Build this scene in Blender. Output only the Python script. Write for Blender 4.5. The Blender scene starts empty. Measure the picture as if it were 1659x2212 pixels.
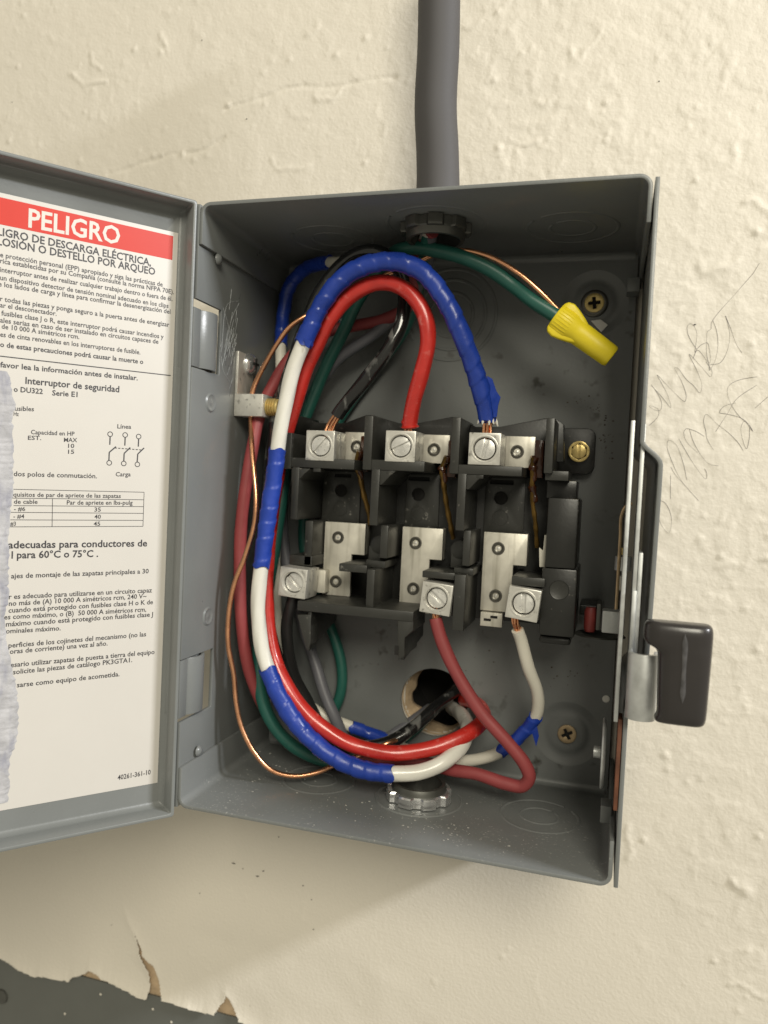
import bpy, bmesh, math, random
import numpy as np
from mathutils import Vector, Matrix

random.seed(7); rng = np.random.default_rng(7)
sc = bpy.context.scene
col = sc.collection

# ------------------------------------------------------------------ camera
CAM = np.array([163.40, -362.00, 135.94])                    # millimetres; wall plane is y = 0
MR = np.array([[0.95759765, -0.28269654, -0.05558235],       # columns: right, forward, up
               [0.28415785, 0.95856334, 0.02026451],
               [0.04755049, -0.03519941, 0.99824844]])
FPX = 1656.38
cd = bpy.data.cameras.new('camera'); cam = bpy.data.objects.new('camera', cd); col.objects.link(cam)
r_, f_, u_ = MR[:, 0], MR[:, 1], MR[:, 2]
cam.matrix_world = Matrix(((r_[0], u_[0], -f_[0], CAM[0] * .001), (r_[1], u_[1], -f_[1], CAM[1] * .001),
                           (r_[2], u_[2], -f_[2], CAM[2] * .001), (0, 0, 0, 1)))
cd.sensor_fit = 'VERTICAL'; cd.sensor_height = 24; cd.lens = FPX / 2212 * 24
cd.clip_start = .01; cd.clip_end = 50
cd.dof.use_dof = True; cd.dof.focus_distance = .298; cd.dof.aperture_fstop = 7.5
sc.camera = cam

# ------------------------------------------------------------------ light
w = bpy.data.worlds.new('World'); sc.world = w; w.use_nodes = True
bg = w.node_tree.nodes['Background']; bg.inputs[0].default_value = (1.0, .94, .76, 1); bg.inputs[1].default_value = .41


def area(name, loc, target, size, power, color):
    l = bpy.data.lights.new(name, 'AREA'); l.shape = 'SQUARE'; l.size = size; l.energy = power; l.color = color
    o = bpy.data.objects.new(name, l); col.objects.link(o); o.location = loc
    o.rotation_euler = (Vector(target) - Vector(loc)).to_track_quat('-Z', 'Y').to_euler()
    return o


# a lamp far to the right, close to the plane of the wall, so that it grazes the plaster and leaves the back of the box in shade
tube = area('side_lamp', (.085 + 1.35, -.36, .12 + .74), (0, 0, 0), 1, 25, (.97, .98, 1.0))
tube.data.shape = 'RECTANGLE'; tube.data.size = .30; tube.data.size_y = .07
zx = Vector((1.35, 0, .74)).normalized(); yx = zx.cross(Vector((0, 1, 0)))
tube.rotation_euler = Matrix((Vector((0, 1, 0)), yx, zx)).transposed().to_euler()
# the room light in front, above and a little to the right
area('room_lamp', Vector((.06, -.06, .12)) + Vector((.40, -1, .60)).normalized() * 1.8, (.06, -.06, .12), 0.62, 23, (1.0, .945, .79))
sc.view_settings.view_transform = 'Standard'; sc.view_settings.look = 'None'
sc.view_settings.exposure = 0; sc.view_settings.gamma = 1

W, H, D = 171.07, 245.0, 87.2


# ------------------------------------------------------------------ measuring helpers (mm)
def ray(u, v):
    return MR @ np.array([(u - 829.5) / FPX, 1, -(v - 1106) / FPX])


def at(u, v, Y):
    r = ray(u, v); return CAM + r * (Y - CAM[1]) / r[1]


def atx(u, v, X):
    r = ray(u, v); return CAM + r * (X - CAM[0]) / r[0]


# ------------------------------------------------------------------ materials
MATS = {}


def mat(name, base, rough=.5, metal=0., var=.0, vscale=60, bump=0., bscale=400, spec=.5, coat=0., rvar=0., extra=None):
    m = bpy.data.materials.new(name); m.use_nodes = True; nt = m.node_tree; N = nt.nodes; L = nt.links
    b = N['Principled BSDF']
    b.inputs['Base Color'].default_value = (*base, 1); b.inputs['Roughness'].default_value = rough
    b.inputs['Metallic'].default_value = metal; b.inputs['Specular IOR Level'].default_value = spec
    b.inputs['Coat Weight'].default_value = coat; b.inputs['Coat Roughness'].default_value = .12
    tc = N.new('ShaderNodeTexCoord')
    csock = None
    if var or rvar:
        nz = N.new('ShaderNodeTexNoise'); nz.inputs['Scale'].default_value = vscale; nz.inputs['Detail'].default_value = 6
        nz.inputs['Roughness'].default_value = .6
        L.new(tc.outputs['Object'], nz.inputs['Vector'])
        if var:
            rp = N.new('ShaderNodeValToRGB')
            rp.color_ramp.elements[0].position = .3; rp.color_ramp.elements[1].position = .72
            rp.color_ramp.elements[0].color = (*[c * (1 - var) for c in base], 1)
            rp.color_ramp.elements[1].color = (*[min(1, c * (1 + var)) for c in base], 1)
            L.new(nz.outputs['Fac'], rp.inputs['Fac']); csock = rp.outputs['Color']
        if rvar:
            mr = N.new('ShaderNodeMapRange'); mr.inputs[1].default_value = .3; mr.inputs[2].default_value = .7
            mr.inputs[3].default_value = max(.03, rough - rvar); mr.inputs[4].default_value = rough + rvar
            L.new(nz.outputs['Fac'], mr.inputs[0]); L.new(mr.outputs[0], b.inputs['Roughness'])
    if extra:
        csock = extra(nt, tc, csock, base)
    if csock:
        L.new(csock, b.inputs['Base Color'])
    if bump:
        nb = N.new('ShaderNodeTexNoise'); nb.inputs['Scale'].default_value = bscale; nb.inputs['Detail'].default_value = 4
        L.new(tc.outputs['Object'], nb.inputs['Vector'])
        bp = N.new('ShaderNodeBump'); bp.inputs['Strength'].default_value = 1; bp.inputs['Distance'].default_value = bump
        L.new(nb.outputs['Fac'], bp.inputs['Height']); L.new(bp.outputs['Normal'], b.inputs['Normal'])
    MATS[name] = m
    return m


def mixover(nt, a, base, color, fac):
    mx = nt.nodes.new('ShaderNodeMix'); mx.data_type = 'RGBA'
    if a: nt.links.new(a, mx.inputs[6])
    else: mx.inputs[6].default_value = (*base, 1)
    mx.inputs[7].default_value = (*color, 1)
    nt.links.new(fac, mx.inputs[0]); return mx.outputs[2]


def specks(color, scale, lo, hi, clump=18, cl=(.45, .6)):
    def f(nt, tc, c, base):
        N, L = nt.nodes, nt.links
        n1 = N.new('ShaderNodeTexNoise'); n1.inputs['Scale'].default_value = scale; n1.inputs['Detail'].default_value = 2
        L.new(tc.outputs['Object'], n1.inputs['Vector'])
        a = N.new('ShaderNodeMapRange'); a.inputs[1].default_value = lo; a.inputs[2].default_value = hi
        L.new(n1.outputs['Fac'], a.inputs[0])
        n2 = N.new('ShaderNodeTexNoise'); n2.inputs['Scale'].default_value = clump; n2.inputs['Detail'].default_value = 3
        L.new(tc.outputs['Object'], n2.inputs['Vector'])
        b = N.new('ShaderNodeMapRange'); b.inputs[1].default_value = cl[0]; b.inputs[2].default_value = cl[1]
        L.new(n2.outputs['Fac'], b.inputs[0])
        m = N.new('ShaderNodeMath'); m.operation = 'MULTIPLY'
        L.new(a.outputs[0], m.inputs[0]); L.new(b.outputs[0], m.inputs[1])
        return mixover(nt, c, base, color, m.outputs[0])
    return f


def scuffs(color, scale, lo, hi, stretch=(1, 1, .12)):
    def f(nt, tc, c, base):
        N, L = nt.nodes, nt.links
        mp = N.new('ShaderNodeMapping'); mp.inputs['Scale'].default_value = stretch
        L.new(tc.outputs['Object'], mp.inputs['Vector'])
        n1 = N.new('ShaderNodeTexNoise'); n1.inputs['Scale'].default_value = scale; n1.inputs['Detail'].default_value = 5
        L.new(mp.outputs[0], n1.inputs['Vector'])
        a = N.new('ShaderNodeMapRange'); a.inputs[1].default_value = lo; a.inputs[2].default_value = hi
        L.new(n1.outputs['Fac'], a.inputs[0])
        return mixover(nt, c, base, color, a.outputs[0])
    return f


GREY = (.156, .163, .160)
mat('wall_paint', (.635, .588, .508), .55, var=.03, vscale=9, bump=.00018, bscale=620, extra=specks((.40, .33, .22), 260, .78, .83, 6, (.5, .62)))
mat('grey_paint', GREY, .33, var=.05, vscale=30, bump=.00004, bscale=700, spec=.5, rvar=.06)
mat('grey_paint_dusty', GREY, .42, var=.06, vscale=30, bump=.00005, bscale=700, rvar=.08,
    extra=specks((.36, .355, .33), 900, .62, .74, 38, (.44, .66)))
mat('grey_paint_worn', GREY, .36, var=.06, vscale=30, bump=.00005, bscale=700, rvar=.08,
    extra=specks((.045, .043, .035), 160, .60, .72, 30, (.50, .62)))
mat('trim_paint', (.105, .108, .098), .55, var=.05, vscale=40, bump=.00004, bscale=500)
mat('conduit_grey', (.052, .049, .050), .68, var=.06, vscale=25, bump=.00003, bscale=300)
mat('label_white', (.52, .495, .46), .38, var=.015, vscale=50)
mat('label_red', (.50, .034, .020), .42, var=.03, vscale=60, spec=.3)
mat('label_text_white', (.54, .51, .47), .4)
mat('label_ink', (.030, .028, .032), .5)
mat('torn_paper', (.38, .375, .39), .95, var=.22, vscale=140, bump=.0005, bscale=380, extra=scuffs((.27, .27, .31), 240, .5, .68, (1, 1, .35)))
mat('black_plastic', (.013, .013, .0115), .36, var=.15, vscale=80, bump=.00003, bscale=900, rvar=.08,
    extra=specks((.16, .15, .13), 500, .66, .76, 60, (.45, .6)))
mat('grey_plastic', (.029, .029, .0255), .42, var=.12, vscale=80, bump=.00003, bscale=900, rvar=.08,
    extra=specks((.20, .19, .17), 500, .66, .76, 60, (.45, .6)))
mat('grip_vinyl', (.024, .021, .020), .27, var=.08, vscale=60, bump=.00003, bscale=300)
mat('aluminium', (.60, .585, .54), .36, metal=.45, var=.10, vscale=160, bump=.00003, bscale=900, rvar=.10,
    extra=specks((.20, .19, .17), 420, .60, .72, 60, (.42, .6)))
mat('screw_aluminium', (.74, .73, .70), .30, metal=.6, var=.10, vscale=300, rvar=.10)
mat('tin_plate', (.66, .63, .55), .38, metal=.35, var=.08, vscale=200, bump=.00002, bscale=900, rvar=.08,
    extra=scuffs((.40, .375, .31), 330, .50, .74, (1, 1, .07)))
mat('plate_screw', (.12, .115, .10), .3, metal=.7, var=.15, vscale=300)
mat('zinc', (.72, .72, .72), .2, metal=.85, var=.12, vscale=120, rvar=.12)
mat('dark_zinc', (.10, .10, .09), .42, metal=.6, var=.15, vscale=120, rvar=.1)
mat('galvanised', (.50, .51, .50), .45, metal=.65, var=.15, vscale=150, rvar=.12)
mat('grime', (.055, .042, .028), .6, var=.6, vscale=90)
mat('rust', (.13, .048, .024), .7, var=.4, vscale=150, bump=.0001, bscale=600)
mat('brass', (.62, .47, .18), .32, metal=.5, var=.12, vscale=200, rvar=.1)
mat('brass_dull', (.46, .34, .20), .42, metal=.6, var=.2, vscale=260)
mat('copper', (.80, .40, .22), .26, metal=.95, var=.12, vscale=120, rvar=.10)
mat('amber_spring', (.22, .13, .035), .26, metal=.5, var=.5, vscale=160)
mat('grease', (.055, .018, .008), .18, var=.5, vscale=160, bump=.0004, bscale=300)
mat('blue_tape', (.012, .042, .30), .36, var=.18, vscale=90, bump=.00030, bscale=190, rvar=.14)
mat('white_jacket', (.68, .66, .60), .28, var=.05, vscale=60, bump=.00014, bscale=130, coat=.25, rvar=.08)
mat('white_wire', (.62, .59, .51), .42, var=.06, vscale=60, bump=.00005, bscale=200)
mat('red_jacket', (.50, .026, .019), .31, var=.14, vscale=90, bump=.00016, bscale=130, coat=.25, rvar=.10,
    extra=scuffs((.60, .14, .12), 240, .60, .74, (1, 1, 1)))
mat('faded_red', (.27, .048, .050), .52, var=.12, vscale=60, bump=.00006, bscale=200)
mat('black_jacket', (.011, .011, .011), .18, var=.2, vscale=90, bump=.00022, bscale=140, coat=.3, rvar=.08,
    extra=scuffs((.12, .12, .115), 200, .57, .66, (1, 1, .5)))
mat('black_wire', (.016, .016, .016), .4, var=.2, vscale=90, bump=.00008, bscale=200)
mat('green_wire', (.018, .105, .082), .40, var=.14, vscale=60, bump=.00008, bscale=200)
mat('grey_wire', (.125, .125, .140), .45, var=.15, vscale=60, bump=.00008, bscale=200)
mat('yellow_plastic', (.80, .64, .022), .42, var=.05, vscale=80, bump=.00005, bscale=300)
mat('highlight_pale', (.062, .060, .062), .35, var=.5, vscale=260)  # pale grey that paints the highlight streak on the grip
mat('pencil', (.20, .185, .175), .7)
mat('scratch_pale', (.33, .345, .35), .6)
mat('scratch_dark', (.045, .045, .045), .6)
mat('drywall', (.46, .34, .215), .9, var=.25, vscale=140, bump=.0003, bscale=400)
mat('dark_void', (.012, .011, .010), .9)
mat('red_roller', (.25, .04, .035), .5, var=.3, vscale=120)
mat('white_spot', (.80, .78, .72), .6)  # bright white for the hole discs and the paint chip
mat('shavings', (.38, .37, .34), .6, var=.2, vscale=300)


# ------------------------------------------------------------------ mesh builder
class MB:
    def __init__(s): s.v = []; s.f = []; s.T = None

    def add(s, vs, fs):
        o = len(s.v)
        s.v += [tuple(s.T(*p)) for p in vs] if s.T else [tuple(p) for p in vs]
        s.f += [tuple(o + i for i in f) for f in fs]
        return s

    def box(s, x0, x1, y0, y1, z0, z1):
        x0, x1 = sorted((x0, x1)); y0, y1 = sorted((y0, y1)); z0, z1 = sorted((z0, z1))
        return s.add([(x0, y0, z0), (x1, y0, z0), (x1, y1, z0), (x0, y1, z0), (x0, y0, z1), (x1, y0, z1), (x1, y1, z1), (x0, y1, z1)],
                     [(0, 3, 2, 1), (4, 5, 6, 7), (0, 1, 5, 4), (1, 2, 6, 5), (2, 3, 7, 6), (3, 0, 4, 7)])

    def prism(s, poly, a, b, axis='y'):
        """polygon (ccw seen from the +axis side irrelevant: normals are recalculated) extruded from a to b along axis"""
        n = len(poly)
        P = {'y': lambda p, q, t: (p, t, q), 'x': lambda p, q, t: (t, p, q), 'z': lambda p, q, t: (p, q, t)}[axis]
        vs = [P(p, q, a) for p, q in poly] + [P(p, q, b) for p, q in poly]
        return s.add(vs, [tuple(range(n)), tuple(range(2 * n - 1, n - 1, -1))] + [(i, i + n, (i + 1) % n + n, (i + 1) % n) for i in range(n)])

    def lathe(s, prof, c, ax=(0, 0, 1), n=32, close=False, arc=None):
        """profile [(r, h)] round axis ax at c"""
        ax = Vector(ax).normalized(); e1 = ax.orthogonal().normalized(); e2 = ax.cross(e1)
        c = Vector(c); a0, a1 = arc or (0, 2 * math.pi); m = n if not arc else n + 1
        vs = []
        for k in range(m):
            t = a0 + (a1 - a0) * k / n
            d = e1 * math.cos(t) + e2 * math.sin(t)
            vs += [tuple(c + d * r + ax * h) for r, h in prof]
        p = len(prof); fs = []
        for k in range(n):
            k2 = (k + 1) % m
            for i in range(p - 1 if not close else p):
                i2 = (i + 1) % p
                fs.append((k * p + i, k2 * p + i, k2 * p + i2, k * p + i2))
        return s.add(vs, fs)

    def tube(s, pts, r, n=10, cap=True, flat=None):
        pts = [np.array(p, float) for p in pts]; m = len(pts); rs = r if hasattr(r, '__len__') else [r] * m
        T = [pts[min(i + 1, m - 1)] - pts[max(i - 1, 0)] for i in range(m)]; T = [t / (np.linalg.norm(t) + 1e-9) for t in T]
        up = np.array((0, -1, .13)); nrm = up - T[0] * up.dot(T[0]); nrm /= np.linalg.norm(nrm)
        vs = []
        for i in range(m):
            nrm = nrm - T[i] * nrm.dot(T[i]); nrm /= np.linalg.norm(nrm); bn = np.cross(T[i], nrm)
            for k in range(n):
                a = 2 * math.pi * k / n; fr = flat or 1
                vs.append(tuple(pts[i] + rs[i] * (math.cos(a) * nrm * fr + math.sin(a) * bn)))
        fs = [(i * n + k, i * n + (k + 1) % n, (i + 1) * n + (k + 1) % n, (i + 1) * n + k) for i in range(m - 1) for k in range(n)]
        if cap: fs += [tuple(range(n - 1, -1, -1)), tuple(range((m - 1) * n, m * n))]
        return s.add(vs, fs)

    def build(s, name, material, parent=None, bevel=0, seg=2, smooth=35, recalc=True):
        me = bpy.data.meshes.new(name)
        off = np.array(parent['org'] if parent and 'org' in parent else (0, 0, 0), float)
        vs = [((p[0] - off[0]) * .001, (p[1] - off[1]) * .001, (p[2] - off[2]) * .001) for p in s.v]
        bm = bmesh.new()
        bv = [bm.verts.new(p) for p in vs]
        for f in s.f:
            try: bm.faces.new([bv[i] for i in f])
            except ValueError: pass
        if recalc: bmesh.ops.recalc_face_normals(bm, faces=bm.faces[:])
        if bevel:
            ed = [e for e in bm.edges if len(e.link_faces) == 2 and e.calc_face_angle(0) > .6]
            bmesh.ops.bevel(bm, geom=ed, offset=bevel * .001, segments=seg, affect='EDGES', profile=.5, clamp_overlap=True)
        bm.to_mesh(me); bm.free()
        me.materials.append(MATS[material])
        if smooth:
            me.polygons.foreach_set('use_smooth', [True] * len(me.polygons)); me.set_sharp_from_angle(angle=math.radians(smooth))
        o = bpy.data.objects.new(name, me); col.objects.link(o)
        if parent:
            o.parent = parent
            o['org'] = [float(x) for x in off]
        return o


def thing(name, label, cat, org, group=None):
    o = bpy.data.objects.new(name, None); col.objects.link(o); o.empty_display_size = .01
    o.location = Vector(org) * .001; o['org'] = [float(x) for x in org]
    o['label'] = label; o['category'] = cat
    if group: o['group'] = group
    return o


def plate(poly, holes, a, b, axis='y', mb=None):
    """flat plate with holes, extruded"""
    from mathutils.geometry import delaunay_2d_cdt
    vs, es = [], []
    for lp in [poly] + holes:
        o = len(vs); n = len(lp); vs += [Vector(p) for p in lp]; es += [(o + i, o + (i + 1) % n) for i in range(n)]
    V, E, F, *_ = delaunay_2d_cdt(vs, es, [], 1, 1e-6)

    def inside(p, lp):
        c = False; j = len(lp) - 1
        for i in range(len(lp)):
            xi, yi = lp[i]; xj, yj = lp[j]
            if (yi > p[1]) != (yj > p[1]) and p[0] < (xj - xi) * (p[1] - yi) / (yj - yi) + xi: c = not c
            j = i
        return c
    F2 = []
    for f in F:
        c = [sum(V[i][k] for i in f) / len(f) for k in (0, 1)]
        if inside(c, poly) and not any(inside(c, h) for h in holes): F2.append(tuple(f))
    P = {'y': lambda p, q, t: (p, t, q), 'x': lambda p, q, t: (t, p, q), 'z': lambda p, q, t: (p, q, t)}[axis]
    n = len(V)
    verts = [P(p[0], p[1], a) for p in V] + [P(p[0], p[1], b) for p in V]
    faces = F2 + [tuple(i + n for i in reversed(f)) for f in F2]
    cnt = {}
    for f in F2:
        for i in range(len(f)):
            e = (f[i], f[(i + 1) % len(f)]); cnt[tuple(sorted(e))] = cnt.get(tuple(sorted(e)), 0) + 1
    for (i, j), c in cnt.items():
        if c == 1: faces.append((i, j, j + n, i + n))
    mb = mb or MB(); mb.add(verts, faces); return mb


def circ(cx, cz, r, n=36, a0=0): return [(cx + r * math.cos(a0 + 2 * math.pi * k / n), cz + r * math.sin(a0 + 2 * math.pi * k / n)) for k in range(n)]


def fb(u0, v0, u1, v1, Yf, Yb, mb=None):
    """axis-aligned block whose front face (at depth Yf) covers this part of the photograph"""
    um, vm = (u0 + u1) / 2, (v0 + v1) / 2
    mb = mb or MB()
    mb.box(at(u0, vm, Yf)[0], at(u1, vm, Yf)[0], Yf, Yb, at(um, v0, Yf)[2], at(um, v1, Yf)[2]); return mb


def A(x, y): return (464.5 + .28 * x, 829.5 + .28 * y)
def B(x, y): return (829.5 + .28 * x, 829.5 + .28 * y)
def fA(x0, y0, x1, y1, Yf, Yb, mb=None): return fb(*A(x0, y0), *A(x1, y1), Yf, Yb, mb)
def fB(x0, y0, x1, y1, Yf, Yb, mb=None): return fb(*B(x0, y0), *B(x1, y1), Yf, Yb, mb)


def spline(pts, step=.6):
    P = [np.array(p, float) for p in pts]; P = [2 * P[0] - P[1]] + P + [2 * P[-1] - P[-2]]
    out = []
    for i in range(1, len(P) - 2):
        p0, p1, p2, p3 = P[i - 1], P[i], P[i + 1], P[i + 2]
        t0 = 0; t1 = t0 + max(1e-3, np.linalg.norm(p1 - p0)) ** .5; t2 = t1 + max(1e-3, np.linalg.norm(p2 - p1)) ** .5; t3 = t2 + max(1e-3, np.linalg.norm(p3 - p2)) ** .5
        n = max(2, int(np.linalg.norm(p2 - p1) / step))
        for k in range(n):
            t = t1 + (t2 - t1) * k / n
            a1 = (t1 - t) / (t1 - t0) * p0 + (t - t0) / (t1 - t0) * p1; a2 = (t2 - t) / (t2 - t1) * p1 + (t - t1) / (t2 - t1) * p2; a3 = (t3 - t) / (t3 - t2) * p2 + (t - t2) / (t3 - t2) * p3
            b1 = (t2 - t) / (t2 - t0) * a1 + (t - t0) / (t2 - t0) * a2; b2 = (t3 - t) / (t3 - t1) * a2 + (t - t1) / (t3 - t1) * a3
            out.append((t2 - t) / (t2 - t1) * b1 + (t - t1) / (t2 - t1) * b2)
    out.append(P[-2]); return out


# ------------------------------------------------------------------ the wall
class VN:
    """tileable value noise in numpy"""
    def __init__(s, n=256): s.n = n; s.g = rng.random((n, n))
    def __call__(s, x, y):
        xi = np.floor(x).astype(int); yi = np.floor(y).astype(int); fx = x - xi; fy = y - yi
        fx = fx * fx * (3 - 2 * fx); fy = fy * fy * (3 - 2 * fy); n = s.n; g = s.g
        a = g[xi % n, yi % n]; b = g[(xi + 1) % n, yi % n]; c = g[xi % n, (yi + 1) % n]; d = g[(xi + 1) % n, (yi + 1) % n]
        return (a * (1 - fx) + b * fx) * (1 - fy) + (c * (1 - fx) + d * fx) * fy


VNS = [VN() for _ in range(8)]
def fbm(x, y, f, o, k=0): return sum(VNS[(k + i) % 8](x * f * 2 ** i + 17 * i, y * f * 2 ** i + 31 * i) * .5 ** (i + 1) for i in range(o))


GX0, GX1, GZ0, GZ1, GS = -345., 415., -310., 575., 1.0
gx = np.arange(GX0, GX1, GS); gz = np.arange(GZ0, GZ1, GS)
GXX, GZZ = np.meshgrid(gx, gz, indexing='ij')


def sstep(a, b, x): t = np.clip((x - a) / (b - a), 0, 1); return t * t * (3 - 2 * t)


rough_mask = sstep(110, 200, GXX + .25 * (GZZ - 120))                     # the right of the wall is the rougher
rough_mask = np.clip(rough_mask + .55 * sstep(235, 262, GZZ), 0, 1)
smooth_patch = sstep(-40, -80, GZZ) * sstep(150, 60, GXX)
rough_mask *= (1 - .75 * smooth_patch)
Hm = .9 * (fbm(GXX, GZZ, 1 / 60, 3) - .45)
n1 = fbm(GXX + 9 * fbm(GXX, GZZ, 1 / 14, 2, 3), GZZ, 1 / 9, 4, 1)
Hm += rough_mask * .22 * sstep(.44, .60, n1)                              # flattened plaster blotches
Hm += rough_mask * .24 * fbm(GXX, GZZ, 1 / 2.6, 3, 2)
Hm += .10 * fbm(GXX, GZZ, 1 / 3.2, 2, 5)
wx = GXX + 5 * fbm(GXX, GZZ, 1 / 11, 2, 6); wz = GZZ + 5 * fbm(GXX, GZZ, 1 / 11, 2, 7)
rid = np.clip(1 - abs(fbm(wx, wz, 1 / 8.5, 3, 4) - .44) * 9, 0, 1) ** 2     # thin wandering creases of old paint
Hm += rough_mask * .26 * rid * sstep(.38, .62, fbm(GXX, GZZ, 1 / 26, 2, 1))
Hm -= rough_mask * .5 * sstep(.70, .80, fbm(GXX, GZZ, 1 / 3.4, 2, 0))


def stamp(x, z, r, h):
    i0, i1 = int((x - 3 * r - GX0) / GS), int((x + 3 * r - GX0) / GS) + 2; j0, j1 = int((z - 3 * r - GZ0) / GS), int((z + 3 * r - GZ0) / GS) + 2
    i0, j0 = max(i0, 0), max(j0, 0); i1, j1 = min(i1, len(gx)), min(j1, len(gz))
    if i0 >= i1 or j0 >= j1: return
    q = np.exp(-((GXX[i0:i1, j0:j1] - x) ** 2 + (GZZ[i0:i1, j0:j1] - z) ** 2) / (r * r))
    Hs[i0:i1, j0:j1] = np.where(abs(Hs[i0:i1, j0:j1]) > abs(h * q), Hs[i0:i1, j0:j1], h * q)


Hs = np.zeros_like(Hm)
def rm(x, z): return rough_mask[int(np.clip((x - GX0) / GS, 0, len(gx) - 1)), int(np.clip((z - GZ0) / GS, 0, len(gz) - 1))]
for _ in range(2000):
    x = random.uniform(-200, 300); z = random.uniform(-220, 440)
    if random.random() < .10 + .9 * rm(x, z) ** 1.5: stamp(x, z, random.uniform(.8, 1.5), random.choice((.15, .2, .25, .3, .35, .45, .7)) * random.uniform(.8, 1.2))
for _ in range(520):                                                       # short trowel ridges and runs
    x = random.uniform(-200, 300); z = random.uniform(-220, 440)
    if random.random() > .08 + .92 * rm(x, z): continue
    a = random.choice((random.uniform(0, 6.28), random.gauss(-1.57, .5))); hgt = random.choice((.12, .18, .22, .28, .35, .55)); wd = random.uniform(.7, 1.5)
    for k in range(random.randint(6, 26)):
        a += random.gauss(0, .28); x += math.cos(a) * .8; z += math.sin(a) * .8
        stamp(x, z, wd * random.uniform(.8, 1.2), hgt * random.uniform(.6, 1.1))


def wallline(pts, r, h, jit=.6):
    P = [at(u, v, 0) for u, v in pts]
    for p, q in zip(P[:-1], P[1:]):
        n = int(np.linalg.norm(q - p) / .45) + 1; ph = random.uniform(0, 6)
        for k in range(n):
            c = p + (q - p) * k / n; stamp(c[0] + .8 * math.sin(k * .11 + ph) + random.gauss(0, .12), c[2] + 1.1 * math.sin(k * .07 + ph) + random.gauss(0, .2), r * (.8 + .3 * math.sin(k * .19 + ph)), h * (.35 + .45 * abs(math.sin(k * .045 + ph))))


wallline([(234, 377), (300, 352), (364, 333), (442, 322), (484, 294)], 1.0, -.8)
wallline([(484, 239), (540, 215), (593, 200), (650, 190), (770, 177), (860, 170)], .9, -.8)
wallline([(155, 165), (187, 183), (232, 181)], 1.1, 1.0)
wallline([(347, 70), (352, 92), (366, 112)], 1.1, 1.0)
wallline([(585, 345), (598, 362), (640, 366), (668, 362)], 1.0, .8)
wallline([(1830 * .6, 300), (1130, 310), (1165, 300)], .9, .7)
wallline([(1395, 690), (1405, 720), (1402, 760)], 1.3, .8)
for k in range(14): stamp(*at(1583 + k * 2.2, 1903 + 5 * math.sin(k * .45) + k * 1.8, 0)[[0, 2]], 1.5 + (1.2 if k > 8 else 0), .9)
Hm = Hm + Hs
foot = sstep(0, 4, GXX - 0) * sstep(W, W - 4, GXX) * sstep(0, 4, GZZ) * sstep(H, H - 4, GZZ)
Hm = Hm * (1 - foot) - 4.0 * foot                                          # behind the enclosure the wall lies back


def hsample(x, z):
    fx = np.clip((x - GX0) / GS, 0, len(gx) - 2.001); fz = np.clip((z - GZ0) / GS, 0, len(gz) - 2.001)
    i = np.floor(fx).astype(int); j = np.floor(fz).astype(int); a = fx - i; b = fz - j
    return Hm[i, j] * (1 - a) * (1 - b) + Hm[i + 1, j] * a * (1 - b) + Hm[i, j + 1] * (1 - a) * b + Hm[i + 1, j + 1] * a * b


def gridmesh(name, XX, YY, ZZ, keep, material, parent=None):
    n, m = XX.shape; idx = np.arange(n * m).reshape(n, m)
    q = np.stack([idx[:-1, :-1], idx[1:, :-1], idx[1:, 1:], idx[:-1, 1:]], -1)[keep]
    used = np.unique(q); remap = np.full(n * m, -1); remap[used] = np.arange(len(used)); q = remap[q]
    co = np.stack([XX, YY, ZZ], -1).reshape(-1, 3)[used] * .001
    me = bpy.data.meshes.new(name); me.vertices.add(len(co)); me.vertices.foreach_set('co', co.astype(np.float32).ravel())
    me.loops.add(q.size); me.loops.foreach_set('vertex_index', q.astype(np.int32).ravel())
    me.polygons.add(len(q)); me.polygons.foreach_set('loop_start', np.arange(0, q.size, 4, dtype=np.int32))
    me.update(calc_edges=True); me.validate()
    me.polygons.foreach_set('use_smooth', [True] * len(me.polygons))
    me.materials.append(MATS[material])
    o = bpy.data.objects.new(name, me); col.objects.link(o)
    if parent: o.parent = parent
    return o


HOLE = (87., 32.5, 16.4)
PX0, PX1, PZ0, PZ1 = -345., 101., -310., -100.
cx_, cz_ = (GXX[:-1, :-1] + GXX[1:, 1:]) / 2, (GZZ[:-1, :-1] + GZZ[1:, 1:]) / 2
keep = ~((cx_ > PX0 - 1) & (cx_ < PX1) & (cz_ < PZ1)) & (((cx_ - HOLE[0]) ** 2 + (cz_ - HOLE[1]) ** 2) > HOLE[2] ** 2)
wall = gridmesh('wall', GXX, -Hm, GZZ, keep, 'wall_paint'); wall['kind'] = 'structure'

# the lower left: paint film torn along the metal trim
PS = .6
px = np.arange(PX0, PX1 + .01, PS); pz = np.arange(PZ0, PZ1 + .01, PS); px[-1] = PX1; pz[-1] = PZ1
px = px[px <= PX1]; PXX, PZZ = np.meshgrid(px, pz, indexing='ij')
edge = [(-60, 2040), (0, 2063), (36, 2084), (78, 2105), (92, 2102), (151, 2115), (160, 2108), (177, 2103), (195, 2093), (212, 2099), (224, 2111), (250, 2121), (288, 2136), (302, 2146), (322, 2150), (356, 2153), (416, 2174), (440, 2182), (465, 2185), (520, 2200), (541, 2211), (700, 2260), (900, 2330)]
ew = np.array([at(u, v, 0)[[0, 2]] for u, v in edge])
ew = np.vstack([[-346, ew[0, 1] + 4], ew, [110, -311]])
zedge = np.interp(PXX, ew[:, 0], ew[:, 1]) + 1.1 * (fbm(PXX, PZZ * 0, 1 / 2.2, 3) - .45)


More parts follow.
